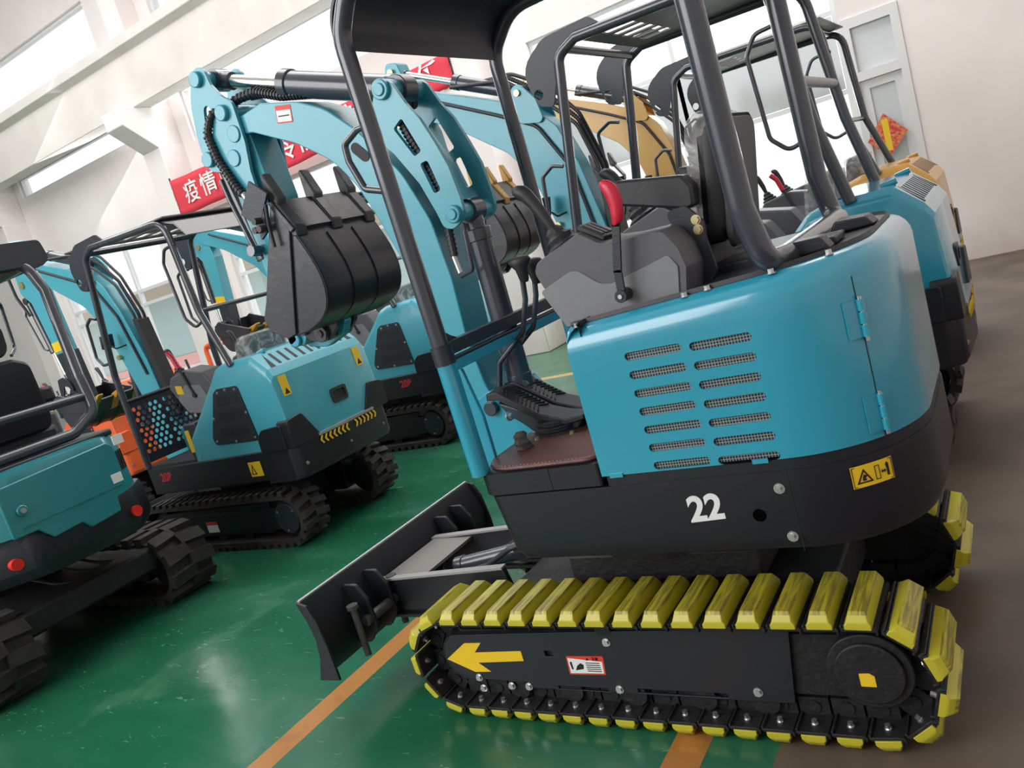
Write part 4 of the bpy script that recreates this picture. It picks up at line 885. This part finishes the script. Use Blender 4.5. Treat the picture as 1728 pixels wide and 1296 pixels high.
def small_canopy(root, front, rear, hy, top=2.21, back=True, straight=False):
    """front/rear x of the posts; four bent posts, side rails, roof sheet with slots and rear visor"""
    p = P()
    for s in (-1, 1):
        y = s*hy
        p.tube([(front, y, 0.66), (front+0.0, y, 1.36), (front+0.16, y, top-0.02), (front+0.27, y, top+0.03), (rear-0.04, y, top), (rear+(0.04 if straight else 0.0), y, 1.62), (rear+0.12, y, 1.24)], 0.027 if straight else 0.024, {1: 0.3, 2: 0.08, 4: 0.12, 5: 0.2}, n=12)
    if straight: P().tube([(rear+0.02, -hy, 1.80), (rear+0.02, hy, 1.80)], 0.024, n=12).make('canopy_crossbar', mat('light_grey_tube', (0.30, 0.30, 0.30), 0.4), root)
    else: p.tube([(rear-0.01, -hy, 1.62), (rear-0.01, hy, 1.62)], 0.016, n=10)
    p.tube([(front+0.2, -hy, top+0.0), (front+0.2, hy, top+0.0)], 0.022, n=10)
    p.tube([(rear-0.12, -hy, top+0.01), (rear-0.12, hy, top+0.01)], 0.022, n=10)
    f = p.make('canopy_frame', BLKG, root, ang=60)
    holes = [rect(front+0.36+0.0, front+0.52, -hy*0.72+k*0.125, -hy*0.72+k*0.125+0.085) for k in range(5)]
    P().plate(rect(front+0.26, rear-0.02, -hy-0.01, hy+0.01), holes, XY, top+0.022, top+0.030).make('canopy_roof', mat('grey_canopy_sheet', (0.16, 0.155, 0.155), 0.5), root)
    P().prism([(rear-0.16, top+0.03), (rear+0.02, top-0.02), (rear+0.10, top-0.12), (rear+0.095, top-0.125), (rear+0.01, top-0.03), (rear-0.16, top+0.02)], XZ, -hy+0.03, hy-0.03).make('rear_visor', mat('light_grey_visor', (0.33, 0.32, 0.32), 0.5), root) if back else None
    for s in (-1, 1):
        y = s*hy
        o = rnd([(front+0.07, top-0.24), (front-0.01, top-0.215), (front-0.06, top-0.02), (front+0.10, top+0.085), (front+0.36, top+0.095), (front+0.42, top+0.04), (front+0.24, top+0.03), (front+0.15, top-0.05)], [0.02, 0.05, 0.14, 0.12, 0.04, 0, 0.08, 0.08])
        P().plate(o, [circ(front+0.005, top-0.160, 0.026)], XZ, y-0.006, y+0.006).make('hook_plate', BLK, root)
    P().tube([(front+0.03, -hy, 1.78), (front-0.03, -hy-0.0, 1.80), (front-0.10, -hy, 1.76), (front-0.13, -hy, 1.52), (front-0.08, -hy, 1.46), (front, -hy, 1.46)], 0.011, 0.03).make('grab_handle', BLKG, root)
    P().tube([(rear+0.0, -hy, 2.06), (rear-0.12, -hy, 2.05), (rear-0.17, -hy, 1.97), (rear-0.15, -hy, 1.60), (rear-0.08, -hy, 1.53), (rear+0.02, -hy, 1.56)], 0.010, 0.05).make('grab_handle', BLKG, root)
    P().tube([(front+0.03, hy, 1.98), (front-0.03, hy, 2.0), (front-0.12, hy, 1.96), (front-0.12, hy, 1.62), (front-0.06, hy, 1.56), (front, hy, 1.56)], 0.011, 0.03).make('grab_handle', BLKG, root)
BOOMT = rnd([(-1.60, 0.90), (-1.80, 0.90), (-1.90, 1.48), (-1.975, 1.80), (-2.09, 1.975), (-2.42, 2.235), (-2.74, 2.40), (-2.78, 2.53), (-2.70, 2.56), (-2.52, 2.475), (-2.10, 2.285), (-1.86, 2.155), (-1.75, 2.03), (-1.675, 1.80), (-1.61, 1.40)], [0.02, 0.02, 0.3, 0.3, 0.15, 0.3, 0.03, 0.03, 0.03, 0.1, 0.2, 0.08, 0.1, 0.3, 0.3])
def small_boom(root, paint, brot, bp, tooth=None, yc=0.0, simple=False):
    bo = P().prism(BOOMT, XZ, yc-0.065, yc+0.065).make('boom', paint, root, bev=0.004, ang=30)
    for y in (yc-0.085, yc+0.070): P().prism(rnd([(-1.98, 2.18), (-1.95, 2.30), (-1.90, 2.31), (-1.82, 2.20), (-1.80, 2.06), (-1.95, 2.10)], 0.03), XZ, y, y+0.015).make('boom_ear', paint, bo, bev=0.002)
    q = G(); boss(q._n(), (-1.918, 2.262), 0.018, yc-0.10, yc+0.10); boss(q._n(), (-1.89, 1.50), 0.020, yc-0.095, yc+0.095); q.make('boom_pin', BRASS, bo)
    cylinder(root, (-1.918, yc, 2.262), (-2.72, yc, 2.655), 0.040, 0.018, 0.52, 'arm_cylinder')
    cylinder(root, (-2.02, yc, 0.96), (-1.89, yc, 1.50), 0.036, 0.02, 0.92, 'boom_cylinder')
    sp = P().prism(rnd([(-2.67, 2.70), (-2.75, 2.72), (-2.80, 2.60), (-2.84, 2.30), (-2.74, 2.20), (-2.68, 1.75), (-2.63, 1.32), (-2.52, 1.32), (-2.54, 1.75), (-2.56, 2.25), (-2.62, 2.45)], [0.03, 0.03, 0.1, 0.05, 0.04, 0, 0.03, 0.03, 0, 0.06, 0.1]), XZ, yc-0.055, yc+0.055)
    st = sp.make('stick', paint, root, bev=0.004)
    P().prism([(-2.672, 1.74), (-2.534, 1.74), (-2.515, 1.318), (-2.635, 1.318)], XZ, yc-0.058, yc+0.058).make('stick_black_end', BLK, st)
    P().box(-2.69, -2.55, yc-0.057, yc+0.057, 1.76, 1.84).make('yellow_label', STKY, st) if not simple else None
    q = G(); boss(q._n(), (-2.72, 2.655), 0.020, yc-0.075, yc+0.075); boss(q._n(), (-2.76, 2.36), 0.030, yc-0.07, yc+0.07); q.make('stick_pin', BRASS, st)
    cylinder(root, (-2.86, yc, 2.24), (-2.745, yc, 1.50), 0.030, 0.015, 0.62, 'bucket_cylinder')
    P().tube([(-2.86, yc-0.05, 2.18), (-2.90, yc-0.05, 2.12), (-2.83, yc-0.05, 1.82), (-2.80, yc-0.04, 1.80)], 0.008, 0.03).make('cylinder_pipe', BLKG, root)
    o = rnd([(-2.78, 1.54), (-2.70, 1.55), (-2.62, 1.50), (-2.60, 1.42), (-2.64, 1.42), (-2.66, 1.46), (-2.72, 1.48), (-2.76, 1.42), (-2.80, 1.36), (-2.82, 1.40)], 0.015)
    for y in (yc-0.075, yc+0.065): P().prism(o, XZ, y, y+0.01).make('bucket_link', BLK, root)
    bucket(root, bp, brot, yc, 0.42, tooth or GOLD, toothed_gold=True)
    for k, y in enumerate((-0.035, 0.0, 0.035)):
        hose(root, [(-1.62, yc+y, 1.25), (-1.58+0.01*k, yc+y, 1.75), (-1.64, yc+y, 2.00+0.03*k), (-1.78, yc+y, 2.16+0.05*k), (-2.0, yc+y*1.5, 2.36+0.02*k), (-2.35, yc+y*1.5, 2.44)], 0.011, 0.12, k == 1)
    hose(root, [(-1.66, yc-0.075, 1.30), (-1.72, yc-0.075, 1.78), (-1.86, yc-0.075, 2.06), (-2.10, yc-0.075, 2.20), (-2.55, yc-0.075, 2.44)], 0.010, 0.12)
    hose(root, [(-2.50, yc-0.06, 2.50), (-2.72, yc-0.09, 2.58), (-2.88, yc-0.08, 2.50), (-2.90, yc-0.07, 2.30), (-2.86, yc-0.05, 2.12)], 0.012, 0.1)
    P().prism([(-1.60, 1.72), (-1.545, 1.70), (-1.525, 0.95), (-1.60, 0.93)], XZ, yc-0.05, yc+0.05).make('hose_guard', RUBS, root)
def T20(loc, label, paint, plabel=True, boompaint=None, brot=-1.35, bp=(-2.66, 1.40), canopy=True, boom=True, fx=-1.52, tooth=None, numb=True, guard=True, rz=0.0, top=2.21, straight=False, bang=0.0, low=None, numx=-1.34, warn=True, sang=0.0):
    global OFF; OFF = Vector((0, 0, 0))
    root = empty('excavator', loc, label, 'excavator', 'mini excavators parked in rows', rz)
    undercarriage(root, -1.62, -0.26, 0.165, 0.48, 0.22)
    # arrow and labels on the near track frame
    yf = -0.48+0.043
    sticker('arrow_decal', STKY, [(-1.50, 0.17), (-1.42, 0.21), (-1.40, 0.18), (-1.30, 0.19), (-1.28, 0.15), (-1.40, 0.15), (-1.42, 0.12)], XZ, yf-0.0015, root)
    sl = sticker('safety_label', WHT, rect(-1.12, -1.00, 0.13, 0.21), XZ, yf-0.0015, root)
    sticker('label_heading', REDS, rect(-1.12, -1.00, 0.185, 0.21), XZ, yf-0.0020, sl)
    # skirt with counterweight
    CH = low or CHAR
    sk = P()
    sk.prism([(-1.53, -0.455), (-0.26, -0.455), (-0.26, 0.455), (-1.53, 0.455)], XY, 0.46, 0.655)
    sk.make('frame_skirt', CH, root, bev=0.006)
    cw = rnd([(-0.28, -0.465), (-0.03, -0.465), (0.035, -0.42), (0.055, 0.0), (0.035, 0.42), (-0.03, 0.465), (-0.28, 0.465)], [0.01, 0.05, 0.05, 0.3, 0.05, 0.05, 0.01])
    c = P().loft([[(x-0.02, y, 0.44) for x, y in cw], [(x, y, 0.47) for x, y in cw], [(x, y, 0.655) for x, y in cw]])
    c = c.make('counterweight', CH, root, bev=0.004)
    for s in (-1, 1):
        P().prism(rnd([(s*0.468, 0.65), (s*0.468, 0.83), (s*0.33, 0.845), (s*0.22, 0.655)][::s], [0, 0.03, 0.03, 0.0][::s]), YZ, -0.06, 0.045).make('counterweight_horn', CH, c, bev=0.006)
        P().prism(rnd([(-0.26, 0.65), (-0.02, 0.65), (-0.02, 0.81), (-0.20, 0.80), (-0.255, 0.75)], [0, 0, 0.02, 0.05, 0.04]), XZ, s*0.468-0.008, s*0.468+0.008).make('counterweight_cheek', CH, c, bev=0.004)
    # chevron strip: laid on the rear face
    P().box(0.030, 0.052, -0.25, 0.30, 0.655, 0.672).make('rear_ledge', mat('scuffed_plate', (0.30, 0.29, 0.29), 0.45), c)
    xr = lambda y: 0.0575-0.05*abs(y)*abs(y)/0.18*0.5
    for k in range(14):
        y = -0.24+k*0.040; d = 1 if k < 7 else -1
        if k in (7,): continue
        P().prism([(y, 0.60), (y+0.014*1, 0.60), (y+0.014-0.016*d, 0.625), (y+0.014, 0.65), (y, 0.65), (y-0.016*d, 0.625)], lambda u, v, dd: (0.046+dd+0.012*(1-abs(u)/0.4), u, v), 0, 0.004).make('chevron_mark', STKY, c)
    b = G()
    for y in (-0.40, 0.0, 0.36): b.hexbolt((0.048 if abs(y) < 0.1 else 0.034, y, 0.53), (1, 0, 0), 0.010, 0.008)
    b.make('counterweight_bolt', BOLT, c)
    # body: side profile lofted across with chamfered top, then the rear hood
    prof = [(-0.965, 0.657), (-0.945, 0.83), (-0.56, 1.17), (-0.49, 1.235), (-0.40, 1.262), (-0.13, 1.262), (-0.02, 1.16), (0.01, 1.11), (0.03, 0.80), (0.03, 0.657)]
    pr = rnd(prof, [0, 0.05, 0.1, 0.08, 0.05, 0.01, 0.01, 0.01, 0, 0])
    def pin(k, dz): return [(-0.45+(x+0.45)*k, z-(dz if z > 1.0 else dz*(z-0.657)/0.343)) for x, z in pr]
    bd = P().loft([[(x, y, z) for x, z in pin(k, dz)] for y, k, dz in ((-0.448, 0.965, 0.05), (-0.440, 0.985, 0.025), (-0.418, 1.0, 0.0), (0.418, 1.0, 0.0), (0.440, 0.985, 0.025), (0.448, 0.965, 0.05))])
    bd = bd.make('engine_hood', paint, root, ang=28)
    # slot band on the rear top slope
    for k in range(11):
        y = -0.36+k*0.072; sl_ = P()
        a, bb = Vector((-0.118, 0, 1.250)), Vector((-0.022, 0, 1.162)); d = (bb-a); n_ = Vector((-d.z, 0, d.x)).normalized()*0.0015
        if n_.z < 0: n_ = -n_
        if k in (0, 10):
            s_ = 1 if k == 0 else -1
            pts = [a+Vector((0, y+0.02*s_, 0)), bb+Vector((0, y+0.02*s_, 0)), bb+Vector((0, y-0.022*s_, 0))]
            sl_.add([p_+n_ for p_ in pts]+[p_-n_ for p_ in pts], [(0, 1, 2), (5, 4, 3), (0, 3, 4, 1), (1, 4, 5, 2), (2, 5, 3, 0)])
        else: sl_.obox((a+bb)/2+Vector((0, y, 0)), d*0.42, (0, 0.012, 0), n_)
        sl_.make('vent_slot', BLKS, bd)
    for y in (-0.30, 0.30): P().cyl((-0.19, y, 1.262), (-0.12, y, 1.275), 0.014, 14).make('lid_hinge', paint, bd)
    P().plate(rnd([(-0.055, 0.80), (0.095, 0.80), (0.095, 0.90), (-0.055, 0.90)], 0.02), [rnd([(-0.035, 0.82), (0.075, 0.82), (0.075, 0.88), (-0.035, 0.88)], 0.015)], lambda u, v, d: (0.026+d, u+0.03, v), 0, 0.010).make('hood_latch', RUBS, bd)
    P().box(0.024, 0.030, -0.005, 0.105, 0.82, 0.88).make('latch_paddle', BLKS, bd)
    if not warn or straight: P().cyl((-0.36, -0.33, 1.255), (-0.36, -0.33, 1.2655), 0.055, 24).make('air_intake', RUBS, bd)
    for y, z0, z1 in ((-0.36, 0.97, 1.10), (0.34, 0.97, 1.10)) if warn else ():
        o = P().prism([(y-0.032, z0), (y+0.032, z0), (y+0.032, z1), (y-0.032, z1)], lambda u, v, d: (0.030-(v-0.80)*0.055+d, u, v), -0.002, 0.002).make('caution_label', STKY, bd)
        P().prism([(y-0.022, z0+0.01), (y+0.022, z0+0.01), (y, z0+0.05)], lambda u, v, d: (0.030-(v-0.80)*0.055+d, u, v), 0.002, 0.0026).make('caution_print', BLKS, o)
    # perforated side panel
    vp = rnd([(-0.69, 0.75), (-0.265, 0.735), (-0.30, 1.11), (-0.50, 1.115), (-0.545, 1.09), (-0.70, 0.80)], 0.03)
    vo = P().plate([(x, z) for x, z in vp], [], XZ, -0.456, -0.449).make('vent_panel', BLK, root, bev=0.001)
    h = P()
    for r_ in range(3):
        for i in range(13):
            for j in range(4):
                x = -0.60+i*0.022+(j % 2)*0.011; z = 0.80+r_*0.105+j*0.016
                if x > -0.61+ (z-0.75)*0.25: h.cyl((x, -0.4555, z), (x, -0.4575, z), 0.0065, 6)
    h.make('vent_hole', BLKS, vo)
    b = G()
    for x, z in ((-0.665, 0.775), (-0.48, 0.755), (-0.29, 0.76), (-0.62, 0.93), (-0.295, 0.93), (-0.33, 1.09), (-0.42, 1.10), (-0.50, 1.09), (-0.24, 0.70), (-0.90, 0.69)): b.hexbolt((x, -0.456 if z > 0.73 else -0.449, z), (0, -1, 0), 0.007, 0.006)
    b.make('panel_bolt', BOLT, vo)
    if numb: text('20B', 0.085, mat('red_print', (0.50, 0.02, 0.03), 0.5), lambda u, v, w_: (numx+u, -0.4555-w_, 0.580+v), 'number_decal', root, bold=0.003)
    if warn:
        o = sticker('warning_label', STKY, rect(-0.45, -0.33, 0.50, 0.60), XZ, -0.4565, root)
        P().plate([(-0.44, 0.515), (-0.39, 0.515), (-0.415, 0.585)], [[(-0.43, 0.52), (-0.40, 0.52), (-0.415, 0.57)]], XZ, -0.4580, -0.4566).make('warning_triangle', BLKS, o)
    # cab floor, guard, console, seat
    P().box(-1.50, -0.95, -0.44, 0.44, 0.655, 0.675).make('floor_mat', RUBS, root)
    P().box(-1.02, -0.88, -0.42, 0.42, 0.67, 0.92).make('seat_box', BLK, root, bev=0.01)
    sticker('caution_label', STKY, rect(-1.015, -0.97, 0.72, 0.88), XZ, -0.4215, root)
    if guard:
        hl = []
        for i in range(5):
            for j in range(9): hl.append(circ(-0.40+i*0.046+(j % 2)*0.023, 0.78+j*0.040, 0.0165, 8))
        hr = [[(u+0.26, v) for u, v in c_] for c_ in hl]
        P().plate(rect(-0.44, 0.10, 0.70, 1.16), [c_ for c_ in hl+[q for q in hr if max(u for u, v in q) < 0.085]], YZ, -1.515, -1.508).make('front_guard', BLK, root)
        P().tube([(-1.51, -0.44, 1.165), (-1.51, 0.44, 1.165)], 0.014).tube([(-1.51, 0.10, 0.68), (-1.51, 0.10, 1.16)], 0.014).make('guard_rail', BLK, root)
    for s in (-1, 1):
        y0, y1 = (-0.36, -0.20) if s < 0 else (0.20, 0.36)
        cs = P().prism(rnd([(-0.98, 0.98), (-1.10, 1.18), (-1.05, 1.25), (-0.88, 1.28), (-0.70, 1.24), (-0.62, 1.10), (-0.70, 0.95)], 0.03), XZ, y0, y1).make('side_console', GREYD, root, bev=0.012)
        P().prism(rnd([(-0.97, 0.99), (-1.04, 1.10), (-0.92, 1.18), (-0.76, 1.16), (-0.70, 1.02), (-0.75, 0.96)], 0.03), XZ, y0-0.005 if s < 0 else y1, y0 if s < 0 else y1+0.005).make('console_panel', GREY, cs)
        joystick(root, -1.02, (y0+y1)/2, 1.23, -0.25, 0.9)
    lv = P(); lv.obox((-0.875, -0.372, 1.21), (0.035, 0, -0.11), (0, 0.004, 0), (0.008, 0, 0.0025)); lv.cyl((-0.84, -0.380, 1.10), (-0.84, -0.36, 1.10), 0.016, 14)
    lv = lv.make('safety_lever', BLK, root)
    P().tube([(-0.905, -0.372, 1.30), (-0.93, -0.372, 1.38), (-0.965, -0.372, 1.42)], 0.016, 0.03).make('red_grip', RED, lv)
    if plabel: P().prism([(-1.02, 1.13), (-0.95, 1.12), (-0.95, 1.18), (-1.02, 1.19)], XZ, -0.3665, -0.3655).make('yellow_label', STKY, root)
    if not low:
        sb = rnd([(-0.18, 1.12), (0.18, 1.12), (0.18, 1.385), (-0.18, 1.385)], 0.06)
        sbk = P().loft([[(x+0.15*(z-1.05), y*k, 1.25+(z-1.25)*k) for y, z in sb] for x, k in ((-0.56, 0.93), (-0.54, 1), (-0.47, 1), (-0.45, 0.94))]).make('seat_back', SEATM, root, ang=50)
        P().loft([[(x+0.15*(z-1.05), y*k, 1.25+(z-1.25)*k) for y, z in sb] for x, k in ((-0.575, 0.97), (-0.55, 1.05), (-0.46, 1.05), (-0.435, 0.97))]).make('plastic_wrap', FILM, sbk, ang=50)
    P().box(-0.88, -0.52, -0.18, 0.18, 1.03, 1.12).make('seat_cushion', SEATM, root, bev=0.03)
    for s in (-1, 1): P().tube([(-1.38, s*0.04, 0.68), (-1.40, s*0.04, 1.0), (-1.34, s*0.04, 1.18), (-1.36, s*0.04, 1.33)], 0.010, 0.05).make('travel_lever', BLKG, root)
    if canopy: small_canopy(root, fx, -0.42, 0.44, top, warn, straight)
    if boom:
        before = set(root.children); small_boom(root, boompaint or paint, brot, bp, tooth)
        Mr = Matrix.Translation((-1.7, 0, 0.93)) @ Matrix.Rotation(-bang, 4, 'Y') @ Matrix.Translation((1.7, 0, -0.93))
        for o in root.children:
            if o not in before and bang:
                kind = o.name.split('.')[0]
                if kind in ('stick', 'bucket_cylinder', 'cylinder_pipe', 'bucket_link', 'bucket_shell', 'side_plate', 'side_wear_plate', 'lip_plate', 'tooth_adapter', 'weld_seam', 'hanger_ear', 'pin'):
                    o.matrix_basis = Matrix.Translation((-2.72, 0, 2.5)) @ Matrix.Rotation(sang, 4, 'Y') @ Matrix.Translation((2.72, 0, -2.5))
                o.matrix_basis = Mr @ o.matrix_basis
        P().prism(rnd([(-1.50, 0.50), (-1.50, 0.85), (-1.66, 1.00), (-1.80, 0.98), (-1.86, 0.80), (-1.74, 0.52)], 0.04), XZ, -0.10, 0.10).make('swing_bracket', boompaint or paint, root, bev=0.004)
        P().box(-1.86, -1.80, -0.06, 0.06, 0.6, 0.98).make('boom_cylinder_base', BLK, root) if False else None
        w_ = P().prism([(-1.86, 1.56), (-1.90, 1.64), (-1.885, 1.70), (-1.865, 1.68)], XZ, -0.2, -0.12)
        lamp = P().obox((-1.90, -0.16, 1.62), (0.012, 0, -0.003), (0, 0.05, 0), (0.012, 0, 0.05)).make('work_lamp', BLK, root, bev=0.004)
        P().tube([(-1.87, -0.16, 1.58), (-1.85, -0.14, 1.55), (-1.83, -0.06, 1.56)], 0.006, 0.02).make('lamp_bracket', BLK, lamp)
    # dozer blade at the front
    P().prism([(-2.02, 0.34), (-1.985, 0.26), (-1.975, 0.17), (-2.01, 0.05), (-2.03, 0.05), (-1.995, 0.17), (-2.005, 0.26), (-2.035, 0.34)], XZ, -0.49, 0.49).make('dozer_blade', BLK, root)
    P().prism([(-2.0, 0.30), (-1.55, 0.30), (-1.55, 0.22), (-2.0, 0.15)], XZ, -0.22, -0.18).make('blade_arm', BLK, root)
    P().prism([(-2.0, 0.30), (-1.55, 0.30), (-1.55, 0.22), (-2.0, 0.15)], XZ, 0.18, 0.22).make('blade_arm', BLK, root)
    return root
T20((-4.0, 3.92, 0), 'light blue mini excavator seen from its rear corner with yellow chevrons on the black counterweight', TEAL2, bang=0.09, sang=0.06)
T20((-4.2, 5.87, 0), 'light blue mini excavator half hidden behind the boom of the nearest machine', TEAL2, bang=0.05, sang=0.20, bp=(-2.58, 1.58), brot=-1.25, numx=-0.42, warn=False)
T20((-0.33, 4.37, 0), 'blue mini excavator directly behind the nearest one with louvred rear hood', TEAL, boompaint=TEALB, brot=0.0, bp=(-2.50, 1.41), warn=False, fx=-1.62, guard=False, top=2.31, straight=True)
T20((-0.45, 6.32, 0), 'ochre yellow mini excavator parked furthest right along the wall', YELP, brot=0.0, bp=(-2.50, 1.41), warn=False, fx=-1.60, guard=False, numb=False, top=2.25, straight=False, tooth=TOOTH)
T20((-7.00, 4.66, 0), 'orange mini excavator showing between two blue machines on the left', ORAN, canopy=False, boom=False, guard=False, numb=False, low=ORAN)
# ------------------------------------------------------------------ larger green-blue machine at the left edge
def big_left():
    global OFF; OFF = Vector((0, 0, 0))
    root = empty('excavator', (-4.25, 2.30, 0), 'dark green-blue excavator at the left edge seen from behind with two red reflectors', 'excavator', 'mini excavators parked in rows')
    undercarriage(root, -1.75, -0.40, 0.185, 0.70, 0.30, 0.036, 0.125)
    b = P().box(-1.7, -0.3, -0.45, 0.45, 0.24, 0.38).make('axle_box', DARK, root, bev=0.02)
    for y in (-0.1, 0.05, 0.16): hose(root, [(-0.75, y, 0.45), (-0.50, y+0.02, 0.40), (-0.42, y+0.12, 0.36), (-0.5, y+0.22, 0.30)], 0.009, 0.06)
    pl = rnd([(-1.5, -0.52), (-0.20, -0.52), (-0.02, -0.32), (0.03, -0.02), (-0.02, 0.26), (-0.20, 0.44), (-1.5, 0.44)], [0.05, 0.12, 0.1, 0.5, 0.1, 0.12, 0.05])
    c = P().loft([[(x-0.03, y*0.95, 0.56) for x, y in pl], [(x, y, 0.62) for x, y in pl], [(x, y, 0.76) for x, y in pl], [(x-0.01, y*0.98, 0.80) for x, y in pl]]).make('counterweight', CHAR, root, bev=0.004)
    for y in (-0.40, 0.22):
        xx = 0.004 if y > 0 else -0.075
        P().cyl((xx-0.04, y, 0.67), (xx+0.004, y*1.01, 0.67), 0.030, 24).make('red_reflector', mat('red_reflector', (0.75, 0.03, 0.02), 0.3), c)
    hp = rnd([(-1.1, -0.50), (-0.14, -0.50), (-0.015, -0.36), (0.015, -0.05), (-0.02, 0.22), (-0.14, 0.36), (-1.1, 0.38)], [0.03, 0.1, 0.1, 0.5, 0.1, 0.1, 0.03])
    P().loft([[(x-0.03, y*0.97, 0.72) for x, y in hp], [(x-0.03, y*0.97, 1.09) for x, y in hp]]).make('hood_core', BLK, root)
    up_ = [[(x+dx, y*k, z) for x, y in hp] for z, k, dx in ((0.80, 1.0, 0.0), (1.06, 0.985, -0.012), (1.105, 0.96, -0.03), (1.12, 0.90, -0.07))]
    h = P().loft(up_).make('engine_hood', TEAL3, root, ang=40)
    # rear door: proud panel with stepped lower edge
    door_ = rnd([(-0.42, 1.055), (0.175, 1.080), (0.205, 1.055), (0.210, 0.80), (0.13, 0.79), (0.125, 0.715), (-0.05, 0.70), (-0.09, 0.745), (-0.24, 0.735), (-0.30, 0.80), (-0.42, 0.80)], 0.012)
    P().prism(door_, lambda u, v, d: (0.018+d-0.07*u*u-0.03*max(0, v-0.9), u, v), 0.0, 0.018).make('rear_door', TEAL3, root, bev=0.006)
    P().prism([(-0.36, 0.835), (0.18, 0.842), (0.18, 0.850), (-0.36, 0.843)], lambda u, v, d: (0.036-0.07*u*u+d, u, v), 0, 0.004).make('door_crease', TEAL3, root)
    l = P().cyl((0.028, -0.34, 0.92), (0.042, -0.34, 0.92), 0.028, 24).make('door_lock', TEAL3, root, bev=0.006)
    P().cyl((0.040, -0.34, 0.92), (0.050, -0.34, 0.92), 0.013, 16).make('lock_cylinder', BOLT, l)
    for y, z in ((0.165, 0.885), (0.245, 1.075)):
        P().box(0.027 if y < 0.3 else -0.035, 0.034 if y < 0.3 else -0.012, y-0.03, y+0.03, z-0.025, z+0.025).make('paper_tag', WHT, root)
    for k in range(4): P().obox((-0.034-k*0.026, 0.238+k*0.028, 0.955), (0.001, 0.004, 0), (-0.004, 0.003, 0), (0.0, 0.0, 0.055)).make('vent_slot', BLKS, root)
    # deck, rear bars, canopy
    P().box(-1.2, -0.08, -0.44, 0.30, 1.10, 1.135).make('rear_deck', BLK, root, bev=0.01)
    cp = P().tube([(-0.42, -0.5, 2.10), (-0.36, 0.34, 2.12), (-0.30, 0.36, 1.95), (-0.16, 0.28, 1.45), (-0.13, 0.28, 1.25), (-0.12, 0.12, 1.17), (-0.12, -0.55, 1.17)], 0.030, {1: 0.08, 3: 0.1, 4: 0.10, 5: 0.12}, n=14)
    cp.tube([(-0.15, 0.28, 1.34), (-0.15, -0.55, 1.36)], 0.024, n=14)
    cp.tube([(-1.45, 0.38, 1.15), (-1.45, 0.38, 2.08), (-0.45, 0.36, 2.12)], 0.028, 0.1, n=12)
    cp.make('canopy_frame', BLKG, root, ang=60)
    P().tube([(-0.95, 0.42, 2.02), (-1.05, 0.50, 2.0), (-1.08, 0.50, 1.72), (-1.0, 0.42, 1.68)], 0.010, 0.05).make('grab_handle', BLKG, root)
    rf = rnd([(-0.55, 2.10), (0.47, 2.10), (0.49, 2.14), (0.47, 2.24), (-0.55, 2.26)], [0.02, 0.03, 0.03, 0.03, 0.02])
    P().loft([[(x, y*k, 2.17+(z-2.17)*k) for y, z in rf] for x, k in ((-1.55, 0.9), (-1.45, 1.0), (-0.40, 1.0), (-0.33, 0.95))]).make('canopy_roof', BLK, root, ang=40)
    P().cyl((-0.5, 0.05, 2.24), (-0.5, 0.05, 2.262), 0.018, 12).make('roof_bolt', BLKG, root)
    # seat with headrest and armrest
    o = rnd([(-0.24, 1.22), (0.24, 1.22), (0.20, 1.60), (0.12, 1.64), (-0.12, 1.64), (-0.20, 1.60)], 0.06)
    s = P().loft([[(x+0.12*(z-1.2), -0.03+y*k, 1.42+(z-1.42)*k) for y, z in o] for x, k in ((-0.54, 0.92), (-0.51, 1), (-0.43, 1), (-0.40, 0.92))]).make('seat_back', SEATM, root, ang=50)
    o = rnd([(-0.13, 1.66), (0.13, 1.66), (0.13, 1.85), (-0.13, 1.85)], 0.06)
    P().loft([[(x+0.12*(z-1.2), -0.03+y*k, 1.755+(z-1.755)*k) for y, z in o] for x, k in ((-0.54, 0.88), (-0.51, 1), (-0.45, 1), (-0.42, 0.88))]).make('headrest', SEATM, s, ang=50)
    P().box(-0.85, -0.45, 0.20, 0.29, 1.36, 1.45).make('armrest', SEATM, root, bev=0.02)
    P().box(-0.95, -0.45, -0.24, 0.24, 1.14, 1.24).make('seat_cushion', SEATM, root, bev=0.03)
    P().box(-1.05, -0.60, 0.24, 0.34, 1.12, 1.30).make('side_console', GREYD, root, bev=0.02)
    P().cyl((-1.0, 0.33, 1.30), (-1.02, 0.33, 1.50), 0.02, 12).make('joystick', RUBS, root)
    P().box(-1.60, -1.56, -0.30, 0.30, 0.6, 1.2).make('front_panel', BLK, root)
big_left()
# orange machine frame far behind, by the window
OFF = Vector((-8.2, 6.8, 0))
r_ = empty('lifting_frame', (-8.2, 6.8, 0), 'bright orange tubular machine frame standing by the left window', 'machine')
q = P()
for y in (6.6, 7.1):
    q.tube([(-8.5, y, 0.3), (-8.5, y, 1.30), (-7.75, y, 1.42), (-7.75, y, 0.3)], 0.028, 0.08)
q.tube([(-8.5, 6.6, 1.28), (-8.5, 7.1, 1.28)], 0.022).tube([(-7.75, 6.6, 1.40), (-7.75, 7.1, 1.40)], 0.022).tube([(-8.5, 6.6, 0.95), (-7.75, 6.6, 1.02)], 0.02)
q.make('tube_frame', ORAN, r_)
P().box(-8.45, -7.8, 6.62, 7.08, 0.35, 0.98).make('engine_block', mat('machine_engine', (0.25, 0.08, 0.05), 0.5), r_, bev=0.03)
P().box(-8.55, -7.7, 6.55, 7.15, 0.0, 0.35).make('base_skid', BLK, r_, bev=0.02)
OFF = Vector((0, 0, 0))
